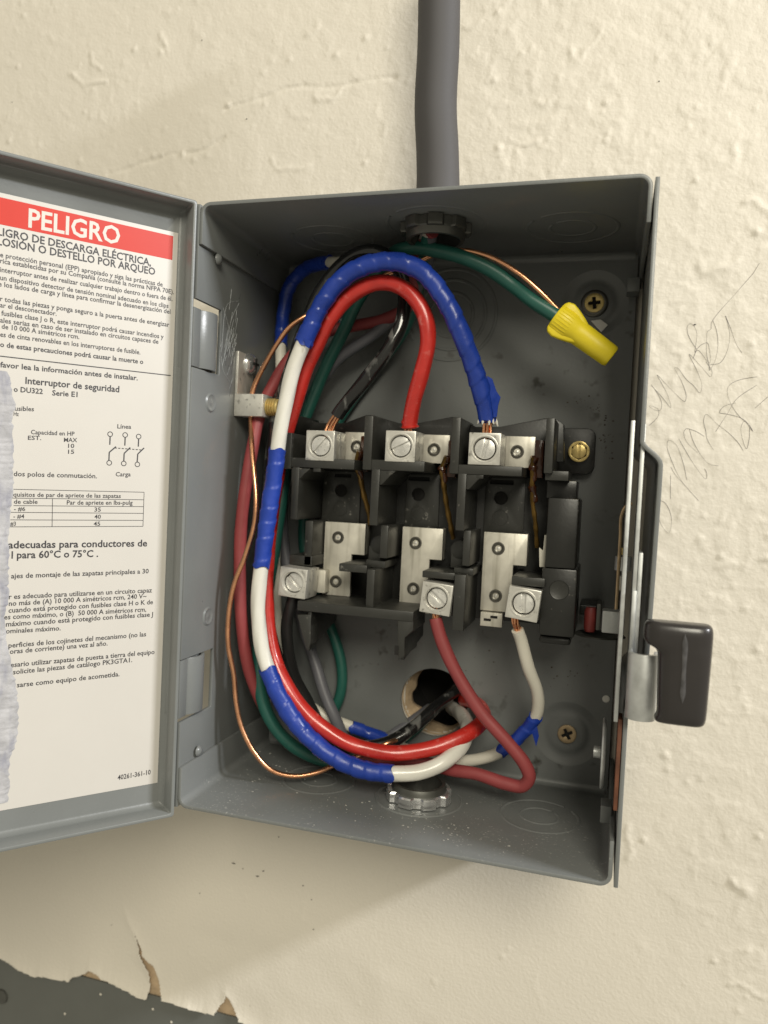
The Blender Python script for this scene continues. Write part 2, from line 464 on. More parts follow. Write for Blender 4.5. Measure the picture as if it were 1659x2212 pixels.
def poly_in(XX, ZZ, uv):
    P = np.array([at(u, v, 0)[[0, 2]] for u, v in uv]); c = np.zeros(XX.shape, bool); j = len(P) - 1
    XX = XX + .7 * (fbm(XX, ZZ, 1 / 1.8, 2, 4) - .4)
    for i in range(len(P)):
        (xi, yi), (xj, yj) = P[i], P[j]
        c ^= ((yi > ZZ) != (yj > ZZ)) & (XX < (xj - xi) * (ZZ - yi) / (yj - yi + 1e-12) + xi); j = i
    return c


TEARS = [[(265, 1952), (273, 1966), (284, 2003), (292, 2013), (300, 2030), (309, 2050), (310, 2062), (322, 2075), (334, 2083), (345, 2110), (350, 2135), (358, 2156), (320, 2152), (326, 2132), (322, 2100), (308, 2075), (302, 2062), (302, 2050), (296, 2030), (287, 2008), (278, 1990), (270, 1966)],
         [(489, 2146), (500, 2160), (507, 2175), (521, 2201), (464, 2188), (474, 2172), (484, 2160)]]
cut = np.zeros(PXX.shape, bool); near = PZZ - zedge
for t in TEARS: cut |= poly_in(PXX, PZZ, t)
lift = np.zeros(PXX.shape)
for t in TEARS:
    P = np.array([at(u, v, 0)[[0, 2]] for u, v in t]); dmin = np.full(PXX.shape, 1e9)
    for a_, b_ in zip(P, np.roll(P, -1, 0)):
        ab = b_ - a_; s_ = np.clip(((PXX - a_[0]) * ab[0] + (PZZ - a_[1]) * ab[1]) / (ab @ ab + 1e-9), 0, 1)
        dmin = np.minimum(dmin, np.hypot(PXX - a_[0] - s_ * ab[0], PZZ - a_[1] - s_ * ab[1]))
    lift = np.maximum(lift, .9 * np.exp(-dmin / 3.5))
curl = 3.0 * np.exp(-np.clip(near, 0, 99) / 5.0) * (.35 + 1.1 * fbm(PXX, PZZ * 0 + 3, 1 / 16, 2, 6))
fade = sstep(0, 12, PX1 - PXX) * sstep(0, 12, PZ1 - PZZ)
PH = hsample(PXX, PZZ) * (1 - .5 * fade) + fade * (np.maximum(lift, curl) + 1.2 * (fbm(PXX, PZZ, 1 / 22, 2, 2) - .38))
bad = cut | (near < 0); kq = ~(bad[:-1, :-1] & bad[1:, 1:] & bad[1:, :-1] & bad[:-1, 1:])
gridmesh('peeling_paint', PXX, -PH, PZZ, kq, 'wall_paint', wall)
mb = MB(); mb.box(PX0, 120, 2.2, 3.0, -310, -96); mb.build('drywall_layer', 'drywall', wall)
# hole through the wall behind the enclosure
mb = MB(); ring = []
for k in range(64):
    t = 2 * math.pi * k / 64; lo = max(0, math.cos(t - math.radians(205))) ** .8; j = 16.2 - lo * (3.6 + 1.1 * math.sin(3 * t + 1) + .7 * math.sin(7 * t) + .3 * math.sin(13 * t + 2)) - .25 * math.sin(5 * t) - .25
    ring.append([(HOLE[0] + math.cos(t) * r, y, HOLE[1] + math.sin(t) * r) for r, y in ((17.5, 3.5), (16.6, 4.2), (.5 * (16.4 + j), 6.0), (j, 8.5), (j + .3, 12), (max(j, 14) + 1, 34))])
vs = [p for r in ring for p in r]; fs = [(k * 6 + i, (k + 1) % 64 * 6 + i, (k + 1) % 64 * 6 + i + 1, k * 6 + i + 1) for k in range(64) for i in range(4)]
mb.add(vs, fs); mb.build('hole_edge', 'drywall', wall, smooth=0)
mb = MB(); mb.lathe([(18, 9), (18, 40), (0, 40)], (HOLE[0], 0, HOLE[1]), (0, 1, 0), 32); mb.build('hole_bottom', 'dark_void', wall)

# pencil marks, following the relief of the plaster
def G(x, y): return (1327 + .3300 * x, 464.5 + .3300 * y)
STROKES = [
    [(950, 315), (910, 380), (850, 450), (780, 530), (725, 590), (665, 660), (635, 710), (632, 748), (612, 760), (605, 830), (606, 920), (620, 985), (622, 1020)],
    [(540, 880), (500, 820), (480, 770), (478, 730), (495, 712), (515, 720), (540, 770), (535, 840), (528, 900), (540, 880), (570, 850), (610, 838), (622, 880), (625, 970), (610, 960), (545, 885), (515, 940)],
    [(645, 690), (670, 760), (678, 850), (660, 950), (625, 1015), (620, 985), (690, 970), (735, 900), (755, 800), (745, 720), (727, 660), (760, 740), (800, 850), (835, 902)],
    [(240, 1110), (270, 1150), (310, 1230), (300, 1280), (250, 1270), (228, 1250), (285, 1270), (290, 1310), (260, 1350), (228, 1378)],
    [(245, 1120), (310, 1190), (370, 1262), (345, 1170), (280, 1048), (330, 1100), (420, 1190), (462, 1222), (470, 1180), (440, 1090), (395, 1000), (410, 1000), (470, 1075), (520, 1120), (560, 1165), (573, 1120), (545, 1030), (490, 912), (520, 940), (600, 1030), (630, 1060), (640, 1030), (600, 960)],
    [(935, 1060), (860, 1070), (790, 1090), (745, 1125), (742, 1180), (775, 1260), (830, 1330), (880, 1370), (908, 1418), (850, 1340), (720, 1300), (688, 1295), (715, 1255), (795, 1230)],
    [(930, 1115), (800, 1205), (740, 1300), (663, 1418)],
    [(885, 1390), (885, 1450), (865, 1530), (835, 1450), (830, 1390), (850, 1350), (900, 1410)],
    [(920, 1265), (960, 1230), (1005, 1190)],
    [(845, 1545), (810, 1490), (740, 1420), (680, 1375), (600, 1305), (585, 1345), (600, 1420), (605, 1460), (648, 1540)],
    [(590, 1450), (530, 1415), (470, 1400), (455, 1420), (470, 1480), (545, 1557)],
    [(490, 1400), (520, 1490), (580, 1590), (620, 1630), (682, 1643)],
    [(422, 1465), (470, 1550), (540, 1660), (600, 1728), (605, 1690), (590, 1660)],
    [(475, 1735), (450, 1620), (400, 1500), (355, 1475), (345, 1510), (380, 1620), (440, 1740), (550, 1868), (480, 1790), (400, 1700), (370, 1650)],
    [(368, 1705), (368, 1860)],
    [(275, 1868), (320, 1875), (355, 1920), (375, 2000), (355, 2082), (315, 2040), (288, 1980)]]
mb = MB()
for s in STROKES:
    P = []
    for p in spline([(*at(*G(*q), 0)[[0, 2]], 0) for q in s], .7):
        P.append((p[0], -float(hsample(np.array(p[0]), np.array(p[1]))) - .02, p[1]))
    mb.tube(P, [(.075 + .03 * math.sin(i * .21)) for i in range(len(P))], 5)
mb.build('pencil_scribble', 'pencil', wall)
mb = MB()                                                                   # dirt specks stuck on the paint
for u, v, l in ((509, 1866, 2.2), (525, 1877, .7), (553, 1893, 2.0), (567, 1882, 1.4), (653, 1913, .9), (432, 1930, .8), (673, 1944, .8), (676, 2008, 1.0), (541, 2173, .8), (436, 88, .8), (532, 258, .8), (26, 222, 1.0), (241, 1998, .5), (1498, 702, 1.0), (601, 1808, .7), (1422, 177, .6)):
    p = at(u, v, 0); h = -float(hsample(np.array(p[0]), np.array(p[2]))) - .1; a = random.uniform(0, 3)
    mb.tube([(p[0], h, p[2]), (p[0] + math.cos(a) * l * .5, h - .1, p[2] + .3 * math.sin(a) * l), (p[0] + math.cos(a) * l, h, p[2] + .5 * math.sin(a) * l)], [.12, .28, .1], 6)
o = mb.build('dirt_specks', 'dark_void', wall); o['kind'] = 'stuff'

# metal trim below
trim = thing('metal_trim', 'dark grey painted metal trim strip under peeling wall paint at bottom left', 'metal trim', (-150, 0, -152))
mb = MB(); mb.box(-346, 160, .9, 2.1, -320, -150.6); mb.build('panel', 'trim_paint', trim, bevel=.3)
sx, _, sz = at(4, 2152, .9)
mb = MB(); mb.lathe([(0, 2.0), (2.5, 1.8), (4.0, 1.0), (4.4, 0)], (sx, .9, sz), (0, -1, 0), 28); mb.build('screw', 'dark_zinc', trim)
mb = MB()
for u, v in ((217, 2148), (370, 2208), (330, 2180), (140, 2190)):
    p = at(u, v, .9); mb.lathe([(0, .3), (.5, .2), (.7, 0)], (p[0], .9, p[2]), (0, -1, 0), 8)
mb.build('paint_drips', 'wall_paint', trim)['kind'] = 'stuff'

# ------------------------------------------------------------------ conduit
cd_ = thing('conduit', 'thick smooth grey conduit running up the wall from the top of the switch box', 'conduit', (88, -50, 245))
P = spline([at(948, -260, -44), at(949, -60, -45), at(947, 100, -46), at(941, 230, -48), at(945, 330, -50), (88.6, -52.5, 256), (88.6, -53, 244.6)], 2)
mb = MB(); mb.tube(P, [8.75 + .35 * sstep(20, 0, p[2] - 245) for p in P], 40); mb.build('pipe', 'conduit_grey', cd_)

# ------------------------------------------------------------------ safety switch enclosure
sw = thing('safety_switch', 'open grey steel safety switch box mounted on the wall, door swung left', 'switch box', (85, 0, 0))
T = 1.5
# back
dish = [(151.3, 221.9), (150.0, 26.0)]
holes = [circ(HOLE[0], HOLE[1], 16.4, 48)] + [circ(x, z, 14.8, 40) for x, z in dish]
mb = plate([(1.6, 1.6), (W - 2, 1.6), (W - 2, H - 1.6), (1.6, H - 1.6)], holes, -3.0, -1.6)
back = mb.build('back_panel', 'grey_paint_worn', sw)
for x, z in dish:
    mb = MB(); mb.lathe([(14.9, 0), (13.4, -.3), (11.6, -1.0), (9.2, -1.05), (8.6, -.75), (6.2, -.75), (0, -.75)], (x, -3.0, z), (0, -1, 0), 48)
    mb.build('screw_dish', 'grey_paint', back)
mb = MB()
for r in (21.5, 16.5, 10.5):
    mb.lathe([(r - .9, 0), (r - .4, .35), (r + .3, .35), (r + .8, 0)], (86, -3.0, 217.9), (0, -1, 0), 56, arc=(.2, 6.1))
mb.build('knockout', 'grey_paint', back)
for u, v, r in ((1309, 1510, 1.65), (620, 1418, 1.45), (628, 567, 1.0)):
    p = at(u, v, -3.1); mb = MB(); mb.lathe([(r, 0), (r * .8, .25), (0, .3)], (p[0], -3.0, p[2]), (0, -1, 0), 20); mb.build('white_spot', 'white_spot', back)  # small holes as white discs, the brightness of the wall behind put into their colour
# small white chip under the top right screw
p = at(1292, 700, -3.0); mb = MB(); mb.prism([(p[0] - 3.2, p[2] + 1.5), (p[0] + 1, p[2] + 2), (p[0] + 4.2, p[2] - .5), (p[0] + 1.6, p[2] - 3.6), (p[0] - .5, p[2] - 1.5)], -3.25, -2.4); mb.build('paint_chip', 'white_spot', back)


mb = MB()                                                                   # grime smeared on the back near the switch block ear
for k in range(90):
    c = random.choice(((1262, 872, 20, 10), (1300, 905, 16, 22), (1308, 960, 10, 16), (1085, 1455, 60, 30), (1240, 1455, 30, 20)))
    p = at(random.gauss(c[0], c[2]), random.gauss(c[1], c[3]), -3.0); r = random.choice((.15, .2, .3, .45)); n = 7
    mb.prism([(p[0] + r * random.uniform(.5, 1.6) * math.cos(t), p[2] + r * random.uniform(.4, 1.2) * math.sin(t)) for t in np.linspace(0, 5.4, n)], -3.04, -2.99)
mb.build('grime', 'grime', back, smooth=0)['kind'] = 'stuff'


def ubend(z_edge, sgn, r=4.5):
    """open U profile (x, z) running flange - corner - web - corner - flange"""
    pts = [(0, z_edge - sgn * 16.5)]
    for k in range(7):
        a = math.pi / 2 * k / 6; pts.append((r - r * math.cos(a), z_edge - sgn * (r - r * math.sin(a))))
    for k in range(7):
        a = math.pi / 2 * k / 6; pts.append((W - r + r * math.sin(a), z_edge - sgn * (r - r * math.cos(a))))
    pts.append((W, z_edge - sgn * 16.5)); return pts


def offset_sheet(pts, t):
    P = [np.array(p, float) for p in pts]; out = []
    for i, p in enumerate(P):
        d = P[min(i + 1, len(P) - 1)] - P[max(i - 1, 0)]; d /= np.linalg.norm(d); out.append(p + t * np.array((d[1], -d[0])))
    return [tuple(p) for p in P] + [tuple(p) for p in reversed(out)]


def sheet_mesh(pts, t, y0, y1):
    ring = offset_sheet(pts, t); n = len(pts); mb = MB()
    vs = [(x, y0, z) for x, z in ring] + [(x, y1, z) for x, z in ring]; m = len(ring)
    fs = [(i, (i + 1) % m, (i + 1) % m + m, i + m) for i in range(m)]
    for b in (0, m): fs += [(b + i, b + i + 1, b + m - 2 - i, b + m - 1 - i) for i in range(n - 1)]
    mb.add(vs, fs); return mb


for z, sg in ((H - 1.5, -1), (1.5, 1)):                                     # rounded folds where the back meets top and bottom
    prof = [(-3.0 - 2.6 * (1 - math.sin(t)), z + sg * 2.6 * (1 - math.cos(t))) for t in np.linspace(0, math.pi / 2, 7)]
    prof = prof + [(-2.6, z + sg * 2.6), (-2.6, z - sg * .2), (-5.6, z - sg * .2)]
    mb = MB(); mb.prism(prof, 2.2, W - 3.2, 'x'); mb.build('fold', 'grey_paint', back, smooth=30)


def knock(c, radii, ax, parent, m='grey_paint', h=.3):
    mb = MB()
    for r in radii: mb.lathe([(r - .8, 0), (r - .35, h), (r + .35, h), (r + .8, 0)], c, ax, 56, arc=(.15, 6.15))
    mb.build('knockout', m, parent)


top = sheet_mesh(ubend(H, 1), 1.5, -D, 0.5).build('top_panel', 'grey_paint', sw, bevel=.25, smooth=40)
bot = sheet_mesh(ubend(0, -1), -1.5, -D, 0.5).build('bottom_panel', 'grey_paint_dusty', sw, bevel=.25, smooth=40)
for x in (39, 142.3): knock((x, -40, H - 1.5), (18, 9), (0, 0, -1), top)
knock((88.6, -53, H - 1.5), (20,), (0, 0, -1), top)
for x in (43.9, 142.2): knock((x, -40, 1.5), (16, 7.8), (0, 0, 1), bot, 'grey_paint_dusty')
knock((90.9, -42.6, 1.5), (18.5,), (0, 0, 1), bot, 'grey_paint_dusty', .5)
# left side sheet with the two hinge notches
yf, yf2 = -D, -D - 1.4
mb = plate([(yf, 0), (0, 0), (0, H), (yf, H - .6), (yf, 207), (-66.5, 207), (-66.5, 179.5), (yf2, 179.5), (yf2, 61), (-62, 61), (-62, 35), (yf, 35)], [], -1.6, -.02, 'x')
left = mb.build('left_panel', 'grey_paint', sw, bevel=.2)
for y, z, a in ((-73, 167, 0), (-60.4 - 8, 76, 0)):
    mb = MB(); mb.lathe([(4.2, 0), (3.4, .55), (2.6, .15), (1.2, .2), (0, .5)], (0, y, z), (1, 0, 0), 24); mb.build('dimple', 'grey_paint', left)
for u, v in ((473, 560), (430, 1622)):
    p = atx(u, v, 1.5); mb = MB(); mb.lathe([(0, 1.5), (1.2, 1.3), (2.0, .7), (2.4, 0)], (1.2, p[1], p[2]), (1, 0, 0), 20); mb.build('weld_spot', 'grey_paint', left)
mbp, mbd = MB(), MB()
for k in range(38):                                                        # scratches beside the ground lug
    p = atx(random.gauss(500, 9), random.gauss(765, 50), 0); L_ = random.uniform(1.2, 5); a = random.gauss(1.1, .25); d = -1
    q = [(.05, p[1] + t * L_ * .5 * math.cos(a), p[2] + t * L_ * math.sin(a) + .4 * t * t) for t in np.linspace(-1, 1, 7)]
    (mbp if k % 5 < 3 else mbd).tube(q, [random.uniform(.03, .14) for _ in q], 4)
for u0, v0, u1, v1, u2, v2 in ((515, 650, 490, 660, 478, 760), (516, 655, 500, 690, 484, 770), (482, 665, 492, 700, 505, 760), (478, 770, 482, 800, 500, 830), (505, 690, 492, 740, 480, 790)):
    mbp.tube([(.05, *p[1:]) for p in spline([atx(u0, v0, 0), atx(u1, v1, 0), atx(u2, v2, 0)], .8)], .09, 4)
mbp.build('pale_scratches', 'scratch_pale', left)['kind'] = 'stuff'
mbd.build('dark_scratches', 'scratch_dark', left)['kind'] = 'stuff'
# right side plate with outward joggle
prof = [(W + .6, H - 1.5), (W + .6, 155)] + [(W + .6 + 6.4 * (1 - math.cos(t)) / 2, 155 - 8 * t / math.pi) for t in np.linspace(.3, math.pi, 8)]
prof += [(W + 7, 140), (W + 6.6, 100), (W + 6.0, 72)] + [(W + 6.0 - 5.4 * (1 - math.cos(t)) / 2, 70 - 8 * t / math.pi) for t in np.linspace(.3, math.pi, 6)] + [(W + .6, 30), (W + .6, .5)]
right = sheet_mesh(prof, -1.5, -D - .3, .5).build('right_panel', 'grey_paint', sw, bevel=.25, smooth=40)

# locknuts
def locknut(name, label, c, ax, r, h, m, teeth=8):
    t = thing(name, label, 'locknut', c, None)
    mb = MB(); n = teeth * 10; ax = Vector(ax); e1 = Vector((1, 0, 0)); e2 = ax.cross(e1); c = Vector(c)
    ringp = []
    for k in range(n):
        a = 2 * math.pi * k / n + .3; q = (k % 10)
        ro = r if 1 <= q <= 6 else r - 1.7
        d = e1 * math.cos(a) + e2 * math.sin(a)
        ringp.append([tuple(c + d * rr + ax * hh) for rr, hh in ((r - 4.2, h), (ro - .6, h), (ro, h - .6), (ro, .4), (r - 2.2, 0))])
    vs = [p for q in ringp for p in q]; fs = [(k * 5 + i, (k + 1) % n * 5 + i, (k + 1) % n * 5 + i + 1, k * 5 + i + 1) for k in range(n) for i in range(4)]
    mb.add(vs, fs); mb.build('nut', m, t, smooth=25)
    mb = MB(); mb.lathe([(r - 2.0, 0), (r - 2.4, h + 1.2), (r - 3.0, h + 2.6), (r - 4.4, h + 2.6), (r - 5.0, h - 1), (r - 5.0, -2)], c, ax, 40); mb.build('collar', 'dark_zinc', t)
    mb = MB(); mb.lathe([(r - 5.0, -2), (0, -2)], c, ax, 32); mb.build('bore', 'dark_void', t)
    return t


locknut('locknut', 'dark notched conduit locknut inside the top of the box', (88.6, -53, H - 1.5), (0, 0, -1), 14.6, 4.5, 'dark_zinc')
locknut('locknut', 'shiny notched zinc locknut on the floor of the box below the blue taped wire', (90.9, -42.6, 1.6), (0, 0, 1), 14.2, 4.6, 'zinc')


def phillips(name, label, c, r, m, washer=None, group=None):
    t = thing(name, label, 'screw', c, group); x, y, z = c
    mb = MB(); cr = []
    a, b = r * .62, r * .17
    cross = [(b, b), (b, a), (-b, a), (-b, b), (-a, b), (-a, -b), (-b, -b), (-b, -a), (b, -a), (b, -b), (a, -b), (a, b)]
    rot = .12 if washer else .5
    cross = [(x + p * math.cos(rot) - q * math.sin(rot), z + p * math.sin(rot) + q * math.cos(rot)) for p, q in cross]
    plate(circ(x, z, r, 40), [cross], y - 1.0, y + .2, 'y', mb); mb.build('head', m, t, bevel=.15)
    mb = MB(); mb.box(x - r * .7, x + r * .7, y - .15, y + .1, z - r * .7, z + r * .7); mb.build('recess', 'dark_void', t)
    if washer:
        mb = MB(); mb.lathe([(r * .98, -.2), (r * 1.02, .7), (r * 1.2, .75), (r * 1.38, .3), (r * 1.4, -.8)], c, (0, -1, 0), 40); mb.build('washer', washer, t)
    return t


p = at(1284, 655, -3.2); phillips('mounting_screw', 'yellow brass cross-head mounting screw with washer, beside the yellow wire nut', (p[0], -3.2, p[2]), 4.3, 'brass', 'plate_screw', 'screws holding the box to the wall')
p = at(1225, 1585, -2.6); phillips('mounting_screw', 'dull bronze cross-head mounting screw in the lower right dish of the box', (p[0], -2.6, p[2]), 4.2, 'brass_dull', None, 'screws holding the box to the wall')
mb = MB()                                                                   # third screw, upper left of the back, mostly behind wires
p = at(742, 690, -3.2); t3 = thing('mounting_screw', 'small shiny screw on the back panel seen through the red wire arc', 'screw', (p[0], -3.2, p[2]), 'screws holding the box to the wall')
mb.lathe([(0, 2.2), (1.5, 2.0), (2.6, 1.2), (3.0, 0)], (p[0], -3.0, p[2]), (0, -1, 0), 24); mb.build('head', 'zinc', t3)

# ------------------------------------------------------------------ right hand mechanism
def zz(v): return H - (v - 372) / 6.318
mb = MB(); mb.prism([(-D + .4, 162), (-74, 162), (-74, 58), (-D + .4, 58)], W - 2.6, W - 1.2, 'x'); mb.build('slide_bar', 'galvanised', sw, bevel=.2)
mb = MB(); mb.prism([(-D + 1.2, 161), (-72, 161), (-72, 66), (-D + 1.2, 66)], W + 1.0, W + 2.4, 'x'); mb.build('slide_bar', 'galvanised', sw, bevel=.2)
mb = MB(); mb.prism([(-D + .6, 117), (-76, 117), (-76, 64), (-D + .6, 64)], W + 2.5, W + 3.9, 'x'); mb.build('slide_bar', 'galvanised', sw, bevel=.2)
mb = MB(); mb.box(W - 1.0, W + .4, -D + .6, -78, 27, 59); mb.build('guide_strip', 'rust', sw, bevel=.2)
p = at(1322, 1629, -66); mb = MB(); mb.lathe([(0, .9), (11.6, .9), (12.6, .4), (12.9, 0), (12.6, -.5), (0, -.6)], (W - 5.4, -66, p[2]), (1, 0, 0), 40); mb.build('cam_disc', 'galvanised', sw)
mb = MB(); mb.lathe([(0, 0), (2.2, 0), (2.2, 2.5), (0, 2.6)], (W - 6.2, -66, p[2]), (-1, 0, 0), 20); mb.build('rivet', 'galvanised', sw)
mb = MB(); mb.tube(spline([at(1366, 1088, -56), at(1354, 1092, -56), at(1343, 1112, -55), at(1340, 1160, -54), at(1336, 1230, -53), at(1331, 1316, -52)], 1), .65, 8); mb.build('spring_wire', 'brass_dull', sw)
fb(1300, 1321, 1349, 1369, -48, -40).build('link_block', 'galvanised', sw, bevel=.5)
fb(1339, 1184, 1352, 1199, -52, -46).build('nut', 'brass', sw, bevel=.3)
p, q = at(1347, 1202, -50), at(1345, 1232, -50); mb = MB(); mb.lathe([(0, 0), (3.2, 0), (3.2, p[2] - q[2]), (0, p[2] - q[2])], q, (0, 0, 1), 20); mb.build('bush', 'galvanised', sw)
fb(1337, 1245, 1350, 1276, -50, -44).build('stop_tab', 'tin_plate', sw, bevel=.3)
p, q = at(1276, 1312, -34), at(1274, 1364, -34); mb = MB(); mb.lathe([(0, 0), (2.0, 0), (2.6, 1.5), (2.6, p[2] - q[2] - 1.5), (2.0, p[2] - q[2]), (0, p[2] - q[2])], q, (0, 0, 1), 20); mb.build('roller', 'red_roller', sw)
fb(1288, 1305, 1298, 1362, -40, -28).build('link_pin', 'dark_zinc', sw, bevel=.3)
mb = MB(); p = at(1295, 1372, -30); mb.lathe([(0, .5), (10, .5), (10.5, 0), (0, -.3)], (p[0], -30, p[2]), (0, 0, 1), 32); mb.build('pivot_plate', 'dark_zinc', sw)
fb(1252, 1308, 1300, 1330, -26, -4).build('bearing_block', 'black_plastic', sw, bevel=.6)
for z0, z1 in ((223, 229), (13.5, 20)):
    mb = MB(); mb.box(W - 6.2, W - 1.0, -18, -8, z0, z1) if z0 > 100 else mb.box(W - 5, W - 1, -66, -58, z0, z1); mb.build('tab', 'grey_paint', sw, bevel=.3)

# handle
hd = thing('operating_handle', 'black vinyl grip lever handle on the right side of the switch box', 'handle', (W + 16, -98, 80))
Xs = at(1386, 1480, -92)[0]; z1_, z0_ = at(1383, 1410, -93)[2], at(1383, 1553, -93)[2]
sp = [(Xs - 4.6, -82)] + [(Xs + 4.9 * math.sin(a) - 0, -92.5 - 4.3 * math.cos(a)) for a in np.linspace(-1.5, 1.25, 14)] + [(Xs + 5.2, -88), (Xs + 3.6, -88)] + [(Xs + 3.4 * math.sin(a), -92.0 - 2.9 * math.cos(a)) for a in np.linspace(1.2, -1.45, 12)] + [(Xs - 3.2, -82)]
mb = MB(); n = len(sp); mb.add([(x, y, z0_) for x, y in sp] + [(x, y, z1_) for x, y in sp], [(i, (i + 1) % n, (i + 1) % n + n, i + n) for i in range(n)] + [tuple(range(n)), tuple(range(2 * n - 1, n - 1, -1))])
mb.build('shank', 'galvanised', hd, bevel=.3)
mb = MB(); mb.prism([(-88, z1_ + 20), (-76, z1_ + 20), (-76, z1_ - 2), (-88, z1_ - 2)], Xs - 4.6, Xs - 3.1, 'x'); mb.build('arm', 'galvanised', hd, bevel=.3)
gy = -100
gl, gr = at(1424, 1450, gy)[0], at(1531, 1450, gy)[0]; gt, gb = at(1470, 1344, gy)[2], at(1470, 1562, gy)[2]
mb = MB(); nz, na = 26, 28; vs = []
for i in range(nz + 1):
    t = i / nz; z = gb + (gt - gb) * t; e = min(t, 1 - t); rr = 1 - .10 * math.exp(-e * 28)
    xl = gl - 4.5 * sstep(.70, .80, t) - 1.2 * t - 1.5 * (1 - t) * sstep(.1, 0, t); xr = gr + .8 * t; xc, hw = (xl + xr) / 2, (xr - xl) / 2
    yy = 1 - .25 * math.exp(-e * 24)
    for k in range(na):
        a = 2 * math.pi * k / na; c, s = math.cos(a), math.sin(a)
        vs.append((xc + hw * rr * math.copysign(abs(c) ** .45, c), gy - (5.2 * yy * math.copysign(abs(s) ** .75, s) if s > 0 else 4.0 * yy * math.copysign(abs(s) ** .5, s)), z))
fs = [(i * na + k, i * na + (k + 1) % na, (i + 1) * na + (k + 1) % na, (i + 1) * na + k) for i in range(nz) for k in range(na)] + [tuple(range(na)), tuple(range((nz + 1) * na - 1, nz * na - 1, -1))]
mb.add(vs, fs); grip = mb.build('grip', 'grip_vinyl', hd, bevel=.9, seg=3, smooth=60)
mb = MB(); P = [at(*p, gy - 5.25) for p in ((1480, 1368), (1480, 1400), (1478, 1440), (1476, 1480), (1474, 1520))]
P = spline(P, .5); mb.tube(P, [(.75 + .12 * math.sin(i * .21)) * min(1, i / 6, (len(P) - 1 - i) / 6 + .05) for i in range(len(P))], 10, flat=.25); mb.build('painted_highlight', 'highlight_pale', grip)  # painted highlight: a pale strip stands in for the light streak down the grip

# ------------------------------------------------------------------ door
ANG = math.radians(129.5); DS = np.array([math.cos(ANG), -math.sin(ANG), 0]); DN = np.array([math.sin(ANG), math.cos(ANG), 0])
PIV = np.array([-.4, -D - 1.6, 0]); LIP = 10.0; DW = 176.0
def dpt(s, z, n): return PIV + s * DS + (n - LIP) * DN + np.array((0, 0, z))
def dplane(u, v, n=0.25):
    r = ray(u, v); P0 = PIV + (n - LIP) * DN; t = (P0 - CAM) @ DN / (r @ DN); P = CAM + t * r; return (P - P0) @ DS, P[2]
class DMB(MB):
    def __init__(s): super().__init__(); s.T = lambda a, b, c: dpt(a, b, c)          # local: s along the door, z up, n towards its inside
ZB, ZT = -3.2, 245.0
# one pressed pan: cross-section swept round the rim
ringS = lambda e: [(e, ZB + e), (DW - e, ZB + e), (DW - e, ZT - e), (e, ZT - e)]
def rrect(e, r):
    pts = []
    for cx, cz, a0 in ((e + r, ZB + e + r, math.pi), (DW - e - r, ZB + e + r, 1.5 * math.pi), (DW - e - r, ZT - e - r, 0), (e + r, ZT - e - r, .5 * math.pi)):
        for k in range(5):
            a = a0 + math.pi / 2 * k / 4; pts.append((cx + r * math.cos(a), cz + r * math.sin(a)))
    return pts
prof = [(0, LIP, 1.2), (.25, LIP + .15, 1.2), (1.2, LIP + .15, .8), (1.4, LIP - .1, .8), (1.4, 2.6, .8), (1.8, 1.2, .6), (3.0, .25, .5), (3.6, 0, .4)]
outp = [(.0, LIP, 1.2), (0, 1.2, 1.2), (.4, -.2, 1.2), (1.6, -1.3, 1.2)]
mb = DMB(); rings = [[(s, z, n) for s, z in rrect(e, max(r, .4))] for e, n, r in prof]; m = 20
vs = [p for r in rings for p in r]; fs = [(i * m + k, i * m + (k + 1) % m, (i + 1) * m + (k + 1) % m, (i + 1) * m + k) for i in range(len(rings) - 1) for k in range(m)]
fs.append(tuple((len(rings) - 1) * m + k for k in range(m))); mb.add(vs, fs)
rings = [[(s, z, n) for s, z in rrect(e, r)] for e, n, r in outp]
vs = [p for r in rings for p in r]; fs = [(i * m + (k + 1) % m, i * m + k, (i + 1) * m + k, (i + 1) * m + (k + 1) % m) for i in range(len(rings) - 1) for k in range(m)]
fs.append(tuple((len(rings) - 1) * m + k for k in reversed(range(m)))); mb.add(vs, fs)
door = mb.build('door', 'grey_paint', sw, smooth=50, recalc=False)
for z0, z1 in ((180.0, 203.5), (36.8, 60.6)):                                # hinge knuckles in the notches of the side
    mb = MB(); mb.lathe([(9.3, 0), (9.3, z1 - z0), (7.9, z1 - z0), (7.9, 0)], (-7.3, -75.6, z0), (0, 0, 1), 40, close=True); mb.build('hinge_knuckle', 'grey_paint', door, bevel=.2)
    mb = MB(); mb.box(-1.5, -.2, -D - 1.2, -83.0, z0, z1); mb.box(-2.9, -2.1, -D - .6, -66.2, z0, z1); mb.build('hinge_leaf', 'grey_paint', door, bevel=.2)

LS0 = 4.0; LZ0, LZ1 = 8.0, 233.8
mb = DMB(); nS, nZ = 24, 30; vs = []
for i in range(nS + 1):
    for j in range(nZ + 1):
        vs.append((LS0 + 160 * i / nS, LZ0 + (LZ1 - LZ0) * j / nZ, .18))
mb.add(vs, [(i * (nZ + 1) + j, i * (nZ + 1) + j + 1, (i + 1) * (nZ + 1) + j + 1, (i + 1) * (nZ + 1) + j) for i in range(nS) for j in range(nZ)])
mb.build('warning_label', 'label_white', door)
def Z1(x, y): return (.28 * x, 298.6 + .28 * y)
def Z2(x, y): return (.28 * x, 829.5 + .28 * y)
def Z3(x, y): return (.28 * x, 1360.3 + .28 * y)
c0 = dplane(*Z1(1337, 755)); c1 = dplane(*Z1(1332, 940))
mb = DMB(); mb.add([(c0[0], c0[1], .21), (150, c0[1], .21), (150, c1[1], .21), (c0[0], c1[1], .21)], [(0, 1, 2, 3)]); mb.build('red_band', 'label_red', door)
